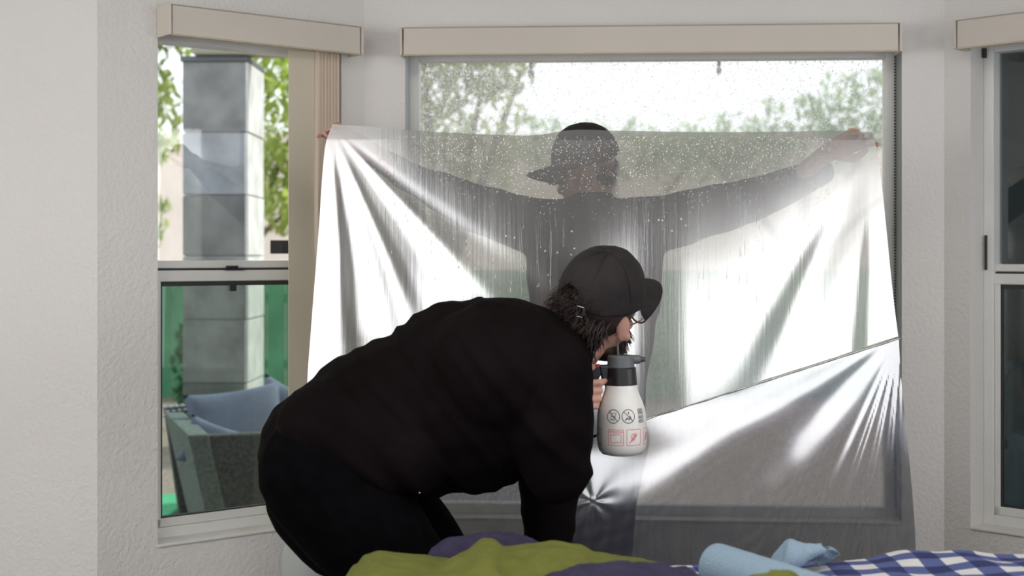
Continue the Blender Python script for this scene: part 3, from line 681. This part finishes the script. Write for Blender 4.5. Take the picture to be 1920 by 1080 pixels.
# body (skin): head, neck, torso core, arms, hands
HM = Mframe(P(1124, 584, 3.42), (math.cos(math.radians(45)), math.sin(math.radians(45)), .08), (.38, -.31, 1))
grip_Y = 3.50
HR = Mframe(P(1033, 744, 3.342), (1, .02, .02), (0, -1, 0))
bm = bmesh.new(); head_prims(bm, HM)
capsule(bm, HM @ Vector((-.035, 0, -.055)), P(1050, 668, 3.38), .060, .066); capsule(bm, HM @ Vector((.0, 0, -.07)), P(1070, 672, 3.40), .050, .055)
capsule(bm, P(1050, 668, 3.38), P(900, 740, s0), .06, .12); capsule(bm, P(900, 740, s0), P(640, 850, s0), .12, .11)
chain(bm, [(P(960, 710, 3.26), .08), (P(1046, 880, 3.22), .045), (P(1046, 800, 3.30), .04), (HR @ Vector((0, 0, 0)), .026)])
hand(bm, HR, 1, [(8, 40, 30), (22, 75, 45), (22, 75, 45), (22, 75, 45)], [((.012, .022, -.008), .016), ((.050, .052, -.012), .013), ((.082, .062, -.018), .0115), ((.105, .068, -.026), .009)], .97)
HL = Mframe(P(1023, 1060, 3.41), (.25, 0, -1), (.2, -1, 0))
chain(bm, [(P(980, 710, 3.5), .07), (P(1030, 870, 3.46), .05), (P(1023, 1060, 3.41), .027)])
hand(bm, HL, -1, [(15, 20, 15)]*4, [((.012, .022, -.008), .016), ((.045, .052, -.012), .012), ((.072, .066, -.016), .011), ((.095, .070, -.022), .009)])
chain(bm, [(P(640, 860, s0), .11), (kn[0], .055), (an, .035), (an+Vector((.1, 0, -.06)), .03)]); chain(bm, [(P(660, 870, 3.42), .10), (kf[0], .055), (af, .035), (af+Vector((.1, 0, -.06)), .03)])
me = remesh(bm, .004, 2); link('body', me, M_skin, p1, True)
face_extras(p1, HM)
cap_obj(p1, HM @ Matrix.Translation((0, 0, .030)) @ Matrix.Rotation(math.radians(-12), 4, 'Y'), True, 'washed black baseball cap with metal strap buckle')
R3 = HM.to_3x3()
def head_surface(a, z, k=1.0):    # a azimuth (0 = face), z height, on the skull ellipsoid
    zz = (z-.03)/.095; s = math.sqrt(max(.02, 1-zz*zz)) if z > -.02 else math.sqrt(max(.02, 1-((-.02-.03)/.095)**2))*(1-(-.02-z)*3.0)
    return Vector((-.012+.098*s*math.cos(a)*k, .078*s*math.sin(a)*k, z)), Vector((math.cos(a), math.sin(a), 0))
bm = bmesh.new(); its = []
for i in range(950):
    a = random.choice([1, -1])*random.uniform(1.95, PI) if random.random() < .88 else random.choice([1, -1])*random.uniform(1.30, 1.42)
    z = random.uniform(-.062, .03) if abs(a) > 1.95 else random.uniform(.005, .03)
    p, nrm = head_surface(a, z); d = nrm*random.uniform(.25, .9)+Vector((-.45, random.uniform(-.7, .7)*sm(1.9, 2.5, abs(a)), -.75))
    if abs(a) < 1.95: d = nrm*.2+Vector((-.4, random.uniform(-.3, .3), -.6)); 
    its.append((HM @ p, R3 @ d, random.uniform(.028, .055) if abs(a) > 1.95 else .018, random.uniform(2, 6), random.uniform(.0012, .0024)))
for i in range(380):      # flyaways at the nape, curling out under the strap
    a = PI+random.uniform(-.6, .6); p, nrm = head_surface(a, random.uniform(.0, .09), 1.05)
    its.append((HM @ p, R3 @ (nrm+Vector((0, random.uniform(-.6, .6), random.uniform(-.7, .5)))), random.uniform(.02, .05), 5, .0010))
strands(bm, its)
ell(bm, (-.060, 0, -.012), (.058, .072, .050), HM); ell(bm, (-.018, 0, .035), (.102, .087, .096), HM)
obj('hair', bm, M_hair, p1, True)
bm = bmesh.new(); its = []
for i in range(900):
    a = random.uniform(-1.45, 1.45); z = random.uniform(-.128, -.055+.035*min(1, abs(a)))
    k = 1-.25*sm(-.08, -.125, z); q = Vector((.028+.066*k*math.cos(a)-.01*abs(a), .070*k*math.sin(a), z)) ; nrm = Vector((math.cos(a), math.sin(a), -.6))
    its.append((HM @ q, R3 @ (nrm+Vector((random.uniform(-.3, .3), random.uniform(-.3, .3), random.uniform(-.9, -.1)))), random.uniform(.012, .030), random.uniform(1, 3), .0011))
strands(bm, its, 3); ell(bm, (.038, 0, -.090), (.060, .066, .040), HM); obj('beard', bm, M_beard, p1, True)
# spectacles
sp = thing('x', 'x', 'x'); bpy.data.objects.remove(sp)
bm = bmesh.new()
for s in (1, -1):
    pts = [HM @ Vector((.112, .033*s+.026*math.cos(a), -.004+.020*math.sin(a))) for a in [2*PI*k/20 for k in range(21)]]; tube(bm, pts, .0022, 8)
    tube(bm, [HM @ Vector((.112, .058*s, .004)), HM @ Vector((.06, .076*s, .004)), HM @ Vector((-.01, .086*s, .0)), HM @ Vector((-.03, .086*s, -.018))], .0018, 8)
tube(bm, [HM @ Vector((.113, .010, 0)), HM @ Vector((.113, -.010, 0))], .002, 8)
gl = obj('spectacles', bm, mat('tortoise_frame', (.16, .07, .03), .3, noise_s=60, var=.5), p1, True)
for s in (1, -1):
    bm = bmesh.new(); lathe(bm, [(.024, -.0006), (.024, .0006)], HM @ Matrix.Translation((.112, .033*s, -.004)) @ Matrix.Rotation(PI/2, 4, 'Y'), 20); obj('lens', bm, M_glass, gl)

# ---------- standing person behind the film
p2 = thing('person', 'standing person in black cap and sweater with arms spread, seen through the silver film', 'person')
Y2 = 4.31
H2 = Mframe(P(1094, 318, Y2), (-1, .10, -.12), (0, -.34, 1)) @ Matrix.Scale(.90, 4)
bm = bmesh.new()
def s2(px, py, rpx, Y=Y2): return (P(px, py, Y), rpx/F*Y)
chain(bm, [s2(1050, 450, 66), s2(1065, 560, 74), s2(1075, 700, 74), s2(1080, 800, 74)]); chain(bm, [s2(1180, 450, 66), s2(1165, 560, 74), s2(1145, 700, 70), s2(1135, 800, 70)])
chain(bm, [s2(1115, 460, 78), s2(1115, 600, 80), s2(1115, 800, 80)])
chain(bm, [s2(1100, 418, 46), s2(1000, 424, 52), s2(880, 386, 44, 4.25), s2(760, 328, 28, 4.18), s2(700, 292, 20, 4.15)])
chain(bm, [s2(1130, 418, 46), s2(1240, 418, 54), s2(1380, 384, 44, 4.25), s2(1480, 348, 33, 4.20), s2(1538, 322, 27, 4.18)])
capsule(bm, P(1100, 405, Y2), P(1110, 388, Y2), .085, .075)
me = remesh(bm, .009, 4); displace(me, lambda c: .006*noise.noise(Vector((c.x*14, c.y*8, c.z*18)))); sw2 = link('sweater', me, M_sweat, p2, True)
bm = bmesh.new(); head_prims(bm, H2)
capsule(bm, H2 @ Vector((-.02, 0, -.05)), P(1112, 400, Y2), .062, .066); capsule(bm, P(1112, 400, Y2), P(1112, 800, Y2), .07, .09)
HR2 = Mframe(P(1556, 282, 4.15), (.90, -.12, .42), (0, 1, .35))
HL2 = Mframe(P(669, 266, 4.13), (-.86, -.12, .42), (0, 1, .35))
chain(bm, [(P(1180, 420, Y2), .06), (P(1400, 380, 4.24), .04), (P(1500, 334, 4.18), .034), (HR2.translation, .027)]); chain(bm, [(P(1040, 420, Y2), .06), (P(860, 376, 4.24), .04), (P(735, 312, 4.16), .033), (HL2.translation, .027)])
grip_th = [((.012, .022, -.008), .016), ((.050, .050, -.020), .013), ((.078, .046, -.034), .011), ((.100, .036, -.042), .009)]
hand(bm, HR2, 1, [(20, 30, 20), (40, 50, 40), (55, 65, 50), (60, 70, 50)], grip_th, .92); hand(bm, HL2, -1, [(18, 35, 30), (40, 50, 40), (55, 65, 50), (60, 70, 50)], grip_th, .80)
chain(bm, [(P(1060, 820, Y2), .08), (Vector((.13, Y2, .48)), .05), (Vector((.13, Y2, .1)), .035)]); chain(bm, [(P(1170, 820, Y2), .08), (Vector((.295, Y2, .48)), .05), (Vector((.295, Y2, .1)), .035)])
me = remesh(bm, .0042, 2); link('body', me, M_skin, p2, True)
bm = bmesh.new()
chain(bm, [s2(1080, 810, 70), (Vector((.13, Y2, .48)), .072), (Vector((.13, Y2, .09)), .056)]); chain(bm, [s2(1135, 810, 70), (Vector((.295, Y2, .48)), .072), (Vector((.295, Y2, .09)), .056)])
me = remesh(bm, .010, 3); link('trousers', me, M_jean, p2, True)
for x in (.13, .295):
    bm = bmesh.new(); ell(bm, (x, Y2-.05, .05), (.05, .14, .05), n=24, m=14)
    for v in bm.verts: v.co.z = max(v.co.z, .002)
    obj('shoe', bm, M_shoe, p2, True)
face_extras(p2, H2); cap_obj(p2, H2 @ Matrix.Translation((0, 0, .018)) , False, 'black baseball cap, brim pointing left')
bm = bmesh.new(); its = []
for i in range(300):
    a = random.choice([1, -1])*random.uniform(1.9, PI); p, nrm = head_surface(a, random.uniform(-.05, .03)); its.append((H2 @ p, H2.to_3x3() @ (nrm*.4+Vector((-.2, 0, -.8))), .02, 2, .0012))
strands(bm, its, 3); obj('hair', bm, M_hair, p2)

# ------------------------------------------------------------------ pump sprayer
sprayer = thing('pump_sprayer', 'white pump sprayer bottle with black collar and grey nozzle head, held in the hand', 'sprayer')
YB = 3.38; sb = F/YB
BM = Matrix.Translation(P(1166.5, 853, YB)) @ Matrix.Rotation(math.radians(-.8), 4, 'Y')
def bp(y): return (853-y)/sb
R0 = 46.5/sb
prof = [(.0, 0), (R0*.55, .0005), (R0*.80, .004), (R0*.93, .013), (R0*.985, .026), (R0, .04), (R0, bp(795)), (R0*.99, bp(786)), (R0*.975, bp(775)), (R0*.93, bp(764)), (R0*.84, bp(752)), (R0*.74, bp(741)), (R0*.67, bp(731)), (R0*.65, bp(722)), (R0*.63, bp(715)), (0, bp(714))]
M_bot = mat('milky_plastic', (.86, .84, .80), .35, sss=.2)
bm = bmesh.new(); lathe(bm, prof, BM, 64); obj('bottle', bm, M_bot, sprayer, True)
bm = bmesh.new(); lathe(bm, [(0, bp(722)), (30/sb, bp(722)), (30.5/sb, bp(720)), (28.5/sb, bp(690)), (27/sb, bp(688)), (0, bp(688))], BM, 48); obj('collar', bm, M_black, sprayer, False)
M_gp = mat('grey_plastic', (.13, .14, .15), .45)
bm = bmesh.new(); lathe(bm, [(0, bp(690)), (25.5/sb, bp(690)), (25/sb, bp(669)), (23/sb, bp(666)), (0, bp(666))], BM, 40); obj('pump_head', bm, M_gp, sprayer)
bm = bmesh.new(); z0 = bp(675)
tube(bm, [BM @ Vector((x/sb, 0, z0+.001)) for x in (15, 27, 36, 37)], [8.5/sb, 8.5/sb, 8.2/sb, 7/sb], 20); obj('spray_arm', bm, M_gp, sprayer, True)
bm = bmesh.new(); tube(bm, [BM @ Vector((x/sb, 0, z0+.001)) for x in (37, 39, 40, 44, 46)], [5.5/sb, 5.5/sb, 5/sb, 5/sb, 3.5/sb], 16); obj('nozzle', bm, mat('dark_grey_plastic', (.06, .065, .07), .4), sprayer, True)
bm = bmesh.new(); box8(bm, [BM @ Vector(v) for v in ((-34/sb, -.016, bp(722)), (-22/sb, -.016, bp(722)), (-22/sb, .016, bp(722)), (-34/sb, .016, bp(722)), (-42/sb, -.016, bp(684)), (-20/sb, -.016, bp(684)), (-20/sb, .016, bp(684)), (-42/sb, .016, bp(684)))], .004)
box8(bm, [BM @ Vector(v) for v in ((-72/sb, -.014, bp(728)), (-56/sb, -.014, bp(738)), (-56/sb, .014, bp(738)), (-72/sb, .014, bp(728)), (-50/sb, -.014, bp(684)), (-30/sb, -.014, bp(684)), (-30/sb, .014, bp(684)), (-50/sb, .014, bp(684)))], .004)
obj('handle', bm, mat('navy_black_plastic', (.012, .014, .022), .4), sprayer)
bm = bmesh.new(); box8(bm, [BM @ Vector(v) for v in ((-52/sb, -.015, bp(690)), (-42/sb, -.015, bp(686)), (-42/sb, .015, bp(686)), (-52/sb, .015, bp(690)), (-50/sb, -.013, bp(684)), (-40/sb, -.013, bp(682)), (-40/sb, .013, bp(682)), (-50/sb, .013, bp(684)))], .001); obj('trigger', bm, mat('red_plastic', (.65, .05, .02), .4), sprayer)
bm = bmesh.new(); tube(bm, [BM @ Vector((-5/sb, 0, bp(668))), BM @ Vector((-6/sb, 0, bp(640)))], .0025, 8); obj('pressure_rod', bm, M_gp, sprayer)
# printed marks wrapped on the bottle
def rad_at(z):
    for (r0, a), (r1, b) in zip(prof, prof[1:]):
        if a <= z <= b and b > a: return r0+(r1-r0)*(z-a)/(b-a)
    return R0
def wrap(a, z, off=.0004):
    r = rad_at(z)+off; th = -PI/2+a/R0; return BM @ Vector((r*math.cos(th), r*math.sin(th), z))
def stroke(bm, pts, wd):
    pts = [Vector((x, y)) for x, y in pts]; fine = []
    for a, b in zip(pts, pts[1:]):
        k = max(1, int((b-a).length/.002))
        fine += [a.lerp(b, i/k) for i in range(k)]
    fine.append(pts[-1]); prev = None
    for i, p in enumerate(fine):
        d = fine[min(i+1, len(fine)-1)]-fine[max(i-1, 0)]; d = d.normalized() if d.length > 0 else Vector((1, 0)); n = Vector((-d.y, d.x))*wd/2
        cur = (bm.verts.new(wrap(p.x+n.x, p.y+n.y)), bm.verts.new(wrap(p.x-n.x, p.y-n.y)))
        if prev: bm.faces.new((prev[0], prev[1], cur[1], cur[0]))
        prev = cur
def A_(px): return R0*math.asin(max(-.999, min(.999, (px-1166.5)/46.5)))
M_ink = mat('black_ink', (.02, .02, .02), .6); M_red = mat('red_ink', (.75, .10, .09), .6)
def circ(cx, cz, r, n=28): return [(cx+r*math.cos(2*PI*k/n), cz+r*math.sin(2*PI*k/n)) for k in range(n+1)]
for k, px in enumerate((1147.5, 1176)):
    cx, cz, r = A_(px), bp(776), .0158; bm = bmesh.new(); stroke(bm, circ(cx, cz, r), .0016); stroke(bm, [(cx-r*.7, cz+r*.7), (cx+r*.7, cz-r*.7)], .0015)
    if k == 0:
        stroke(bm, [(cx-.006, cz+.006), (cx+.007, cz+.008), (cx+.006, cz+.001), (cx-.004, cz+.001)], .0009); stroke(bm, circ(cx-.002, cz-.004, .004, 10), .0009); stroke(bm, [(cx-.009, cz-.009), (cx-.003, cz-.007), (cx+.004, cz-.010)], .001); stroke(bm, [(cx+.003, cz+.001), (cx+.006, cz-.005)], .001)
    else:
        stroke(bm, [(cx, cz+.011), (cx+.001, cz+.005)], .0022); stroke(bm, [(cx-.008, cz-.010), (cx-.003, cz-.003), (cx+.001, cz-.008), (cx+.004, cz-.003), (cx+.008, cz-.009)], .0022); stroke(bm, [(cx+.002, cz+.002), (cx+.006, cz-.003)], .0018)
    o = obj('printed_symbol', bm, M_ink, sprayer); o['label'] = 'black crossed-out circle pictogram'
bm = bmesh.new(); cx, cz = A_(1200.5), bp(776)
for i in range(12): stroke(bm, [(cx-.0095, cz+.016-i*.0029), (cx+.0095, cz+.016-i*.0029)], random.choice((.0010, .0014, .0019)))
o = obj('barcode', bm, M_ink, sprayer); o['label'] = 'black barcode print'
for k, (px, wd) in enumerate(((1151.5, .0185), (1186, .0185), (1210, .016), (1122, .016))):
    cx, cz = A_(px), bp(815); h = .0185; wd_ = wd; bm = bmesh.new()
    stroke(bm, [(cx-wd_, cz-h), (cx+wd_, cz-h), (cx+wd_, cz+h), (cx-wd_, cz+h), (cx-wd_, cz-h)], .0012)
    if k in (0, 3):
        stroke(bm, [(cx-.013, cz+.006), (cx-.013, cz-.011), (cx-.004, cz-.013), (cx+.004, cz-.010), (cx+.013, cz-.013), (cx+.013, cz+.006), (cx+.004, cz+.008), (cx-.005, cz+.006), (cx-.013, cz+.006)], .0011)
    else:
        for q in range(3): stroke(bm, [(cx-.010+q*.005, cz-.012+q*.002), (cx-.002+q*.003, cz+.004-q*.001), (cx+.004+q*.002, cz+.011-q*.004)], .0014)
        stroke(bm, circ(cx-.002, cz+.002, .006, 12), .0012); stroke(bm, [(cx-.013, cz-.014), (cx+.010, cz+.010)], .0012)
    o = obj('printed_symbol', bm, M_red, sprayer); o['label'] = 'red square pictogram'
tx = bpy.data.curves.new('t', 'FONT'); tx.body = 'ATTENTION'; tx.size = .0075; tx.align_x = 'CENTER'; to = bpy.data.objects.new('t', tx); C.objects.link(to)
me = bpy.data.meshes.new_from_object(to.evaluated_get(bpy.context.evaluated_depsgraph_get())); bpy.data.objects.remove(to)
wx = max(v.co.x for v in me.vertices)*2; kx = .033/wx
for v in me.vertices: v.co = wrap(A_(1151.5)+v.co.x*kx, bp(815)+.0105+v.co.y, .0005)
me.update(); link('printed_text', me, M_red, sprayer)

# ------------------------------------------------------------------ table, cloths, paper roll
TZ_ = .725
table = thing('dining_table', 'table in the foreground hidden beneath the checked cloth', 'table')
M_wood = mat('table_wood', (.25, .15, .08), .5, noise_s=5, var=.2)
bm = bmesh.new(); box(bm, -.30, 1.25, TZ_-.035, 2.35, 3.04, TZ_, .004); obj('tabletop', bm, M_wood, table)
for x, y in ((-.24, 1.31), (2.29, 1.31), (-.24, 2.98), (2.29, 2.98)):
    bm = bmesh.new(); box(bm, x-.035, y-.035, 0, x+.035, y+.035, TZ_-.035, .004); obj('leg', bm, M_wood, table)
def gingham():
    m = bpy.data.materials.new('blue_gingham'); m.use_nodes = True; t = m.node_tree; b = t.nodes['Principled BSDF']; b.inputs['Roughness'].default_value = .9; N = t.nodes.new; L = t.links.new
    uv = N('ShaderNodeUVMap'); s = N('ShaderNodeSeparateXYZ'); L(uv.outputs[0], s.inputs[0]); st = []
    for ax in (0, 1):
        f = N('ShaderNodeMath'); f.operation = 'FRACT'; L(s.outputs[ax], f.inputs[0]); c = N('ShaderNodeMath'); c.operation = 'GREATER_THAN'; c.inputs[1].default_value = .5; L(f.outputs[0], c.inputs[0]); st.append(c)
    ad = N('ShaderNodeMath'); ad.operation = 'ADD'; L(st[0].outputs[0], ad.inputs[0]); L(st[1].outputs[0], ad.inputs[1])
    dv = N('ShaderNodeMath'); dv.operation = 'MULTIPLY'; dv.inputs[1].default_value = .5; L(ad.outputs[0], dv.inputs[0])
    n = N('ShaderNodeTexNoise'); n.inputs['Scale'].default_value = 60; n.inputs['Detail'].default_value = 4; L(uv.outputs[0], n.inputs['Vector'])
    r = N('ShaderNodeValToRGB'); r.color_ramp.interpolation = 'CONSTANT'; e = r.color_ramp.elements; e[0].color = (.80, .79, .78, 1); e[0].position = 0; e[1].position = .4; e[1].color = (.085, .11, .30, 1)
    e2 = e.new(.8); e2.color = (.018, .026, .12, 1); L(dv.outputs[0], r.inputs[0])
    mm = N('ShaderNodeMixRGB'); mm.blend_type = 'MULTIPLY'; mm.inputs[0].default_value = .35; L(r.outputs[0], mm.inputs[1]); L(n.outputs[0], mm.inputs[2])
    g = N('ShaderNodeGamma'); g.inputs[1].default_value = .92; L(mm.outputs[0], g.inputs[0]); L(g.outputs[0], b.inputs['Base Color']); return m
def cloth_pt(u, v):
    x = lerp(-.31, 2.38, u); s = v*2.30    # along from near edge over the far edge
    y = 1.23+s; hz = TZ_+.004
    lump = .018*sm(.5, 1, x)+.030*sm(.35, 1.2, x)*(.5+.9*nz(x*3.1, y*3.3, 1))+.010*nz(x*11, y*9, 4)+.008*math.sin((x+.7*y)*23)*nz(x*2, y*3, 7)
    bumpz = max(.001, .014+lump)
    if y < 3.0: return Vector((x, y, hz+bumpz))
    d = y-3.0; r = .05
    ang = min(d/r, PI/2); yy = 3.0+r*math.sin(ang); z = hz+bumpz-r*(1-math.cos(ang))
    if d > r*PI/2: z -= d-r*PI/2; yy += .012*math.sin(x*19)*min(1, (d-r*PI/2)*4)
    return Vector((x, yy, z))
NU, NV = 260, 220
cl = grid('tablecloth', NU, NV, cloth_pt, gingham(), None); tag(cl, 'blue and white checked cloth covering the foreground table', 'tablecloth')
uvl = cl.data.uv_layers.new(name='UVMap')
for lp in cl.data.loops:
    i = lp.vertex_index % (NU+1); j = lp.vertex_index//(NU+1); uvl.data[lp.index].uv = ((i/NU*2.69)/.092+.10*nz(i*.05, j*.05), (j/NV*2.30)/.092)
def heap(name, outline_top, Y0, Y1, base, m, label, seed, amp=.012, front=.12):
    # outline_top: photo silhouette of the heap's crest; the cloth falls away in front of and behind the crest
    xs = [p[0] for p in outline_top]; x0, x1 = xs[0], xs[-1]; Yc = lerp(Y0, Y1, .65)
    def f(u, v):
        px = lerp(x0, x1, u); X = (px-960)/F*Yc
        for (a, b), (c, d) in zip(outline_top, outline_top[1:]):
            if a <= px <= c: t = (px-a)/(c-a); t = t*t*(3-2*t); py = lerp(b, d, t); break
        zc = CZ+(HY-py)/F*Yc; y = lerp(Y0, Y1, v)
        f1 = math.sin(PI*min(max(v/1.3, 0), 1))**.5 if v < .65 else math.cos((v-.65)/.35*PI/2)**.6
        h = max(zc-base, .002)*f1
        X2 = X+.02*nz(u*5, v*4, seed)
        w_ = sm(0, .05, u)*sm(0, .05, 1-u)*sm(0, .15, v)*sm(0, .12, 1-v)
        fold = amp*(1-abs(nz(u*9+v*3, v*5-u*2, seed))*3.0)+amp*.6*nz(u*22+v*9, v*12, seed+3)
        return Vector((X2, y, base+max(h+min(fold, amp)*w_*(.35+.65*(1-f1)), .003)))
    o = grid(name, 130, 70, f, m); o['label'] = label; o['category'] = 'cloth'; return o
M_olive = mat('olive_green_fabric', (.135, .145, .022), .9, noise_s=30, var=.08, bump=.2, bump_s=600)
M_purp = mat('purple_fabric', (.032, .026, .062), .9, noise_s=26, var=.2, bump=.3, bump_s=300)
heap('folded_shirt', [(800, 1062), (820, 1030), (845, 1010), (900, 1002), (950, 1000), (990, 1008), (1015, 1022), (1040, 1060)], 2.93, 3.05, .735, M_purp, 'purple crumpled cloth behind the olive green cloth', 11, .014)
heap('green_cloth', [(640, 1100), (672, 1066), (690, 1045), (715, 1038), (770, 1044), (830, 1053), (870, 1035), (912, 1013), (925, 1014), (945, 1028), (990, 1024), (1045, 1018), (1090, 1024), (1120, 1040), (1175, 1049), (1235, 1056)], 2.62, 2.93, .735, M_olive, 'olive green crumpled cloth lying on the table left of the paper roll', 3, .010)
heap('purple_cloth', [(1000, 1100), (1050, 1072), (1090, 1062), (1160, 1056), (1230, 1058), (1285, 1066), (1325, 1085)], 2.50, 2.72, .735, M_purp, 'dark purple cloth in front, between the green cloth and paper roll', 17, .012)
heap('green_rag', [(1395, 1090), (1420, 1078), (1450, 1069), (1480, 1069), (1500, 1086)], 2.38, 2.46, .75, M_olive, 'small olive green cloth tip in front of the blue paper roll', 23, .004)
# blue paper roll
a = P(1338, 1059, 2.83); b = Vector((a.x+.235, a.y-.36, a.z-.015)); rr = .0450
M_paper = mat('blue_paper', (.30, .41, .51), .95, noise_s=160, var=.05, bump=.5, bump_s=350)
roll = thing('paper_towel_roll', 'roll of light blue paper shop towels lying on the checked cloth', 'paper roll')
ax = (b-a).normalized(); bm = bmesh.new(); u, v = fr(ax); n = 40
prof_ = [(0.018, 0.002), (.030, 0), (rr*.9, .001), (rr*.98, .005), (rr, .012), (rr, .42), (rr*.96, .43), (.018, .43)]
Mx = Matrix((u, v, ax)).transposed().to_4x4(); Mx.translation = a; lathe(bm, prof_, Mx, 48); obj('paper', bm, M_paper, roll, True)
bm = bmesh.new(); tube(bm, [a+ax*-.001, a+ax*.05], .017, 24); obj('cardboard_core', bm, mat('cardboard', (.35, .25, .16), .9), roll)
# crumpled blue towel
def towel(u, v):
    ang = lerp(-.5, 3.6, v); c = P(lerp(1432, 1532, u), 1040, 2.93); r = .024+.012*math.sin(u*5)+.008*nz(u*3, v*2, 8)
    tip = sm(.55, 1, u)*.014
    return Vector((c.x+.010*nz(u*5, v*4, 2), c.y-.045+r*math.cos(ang)*1.2, .752+max(0, (.030+r*math.sin(ang))*(.35+.75*sm(0, .45, u))+tip+.005*nz(u*4, v*4, 5))))
tw = grid('paper_towel', 40, 36, towel, M_paper, None, .0006); tag(tw, 'crumpled light blue paper towel behind the paper roll', 'paper towel')
def towel2(u, v):
    a_ = lerp(0, 2*PI*.92, v); c = P(1522, 1056, 2.92).lerp(P(1560, 1032, 2.90), u); r = .016+.004*nz(u*3, v*5, 1)+.003*u
    return c+Vector((r*math.cos(a_)*.8, r*math.sin(a_), r*math.cos(a_)*-.5+.006*math.sin(v*9)))
tw2 = grid('paper_towel', 20, 30, towel2, M_paper, None, .0006); tag(tw2, 'loosely rolled blue paper towel tip right of the crumpled towel', 'paper towel')
# pale grey stool / bin behind the legs at left
st = thing('plastic_stool', 'pale grey plastic step stool behind the bending person at lower left', 'stool')
M_st = mat('pale_grey_plastic', (.40, .42, .40), .5)
c = P(606, 1020, 3.62); c.z = 0; bm = bmesh.new(); lathe(bm, [(.12, .0), (.125, .02), (.105, .60), (.104, .64), (.095, .665), (0, .668)], Matrix.Translation(c), 40); obj('pedestal', bm, M_st, st, True)
bm = bmesh.new(); lathe(bm, [(.0, .0), (.135, .0), (.135, .018), (.126, .024), (0, .024)], Matrix.Translation(c), 40); obj('base_ring', bm, M_st, st)
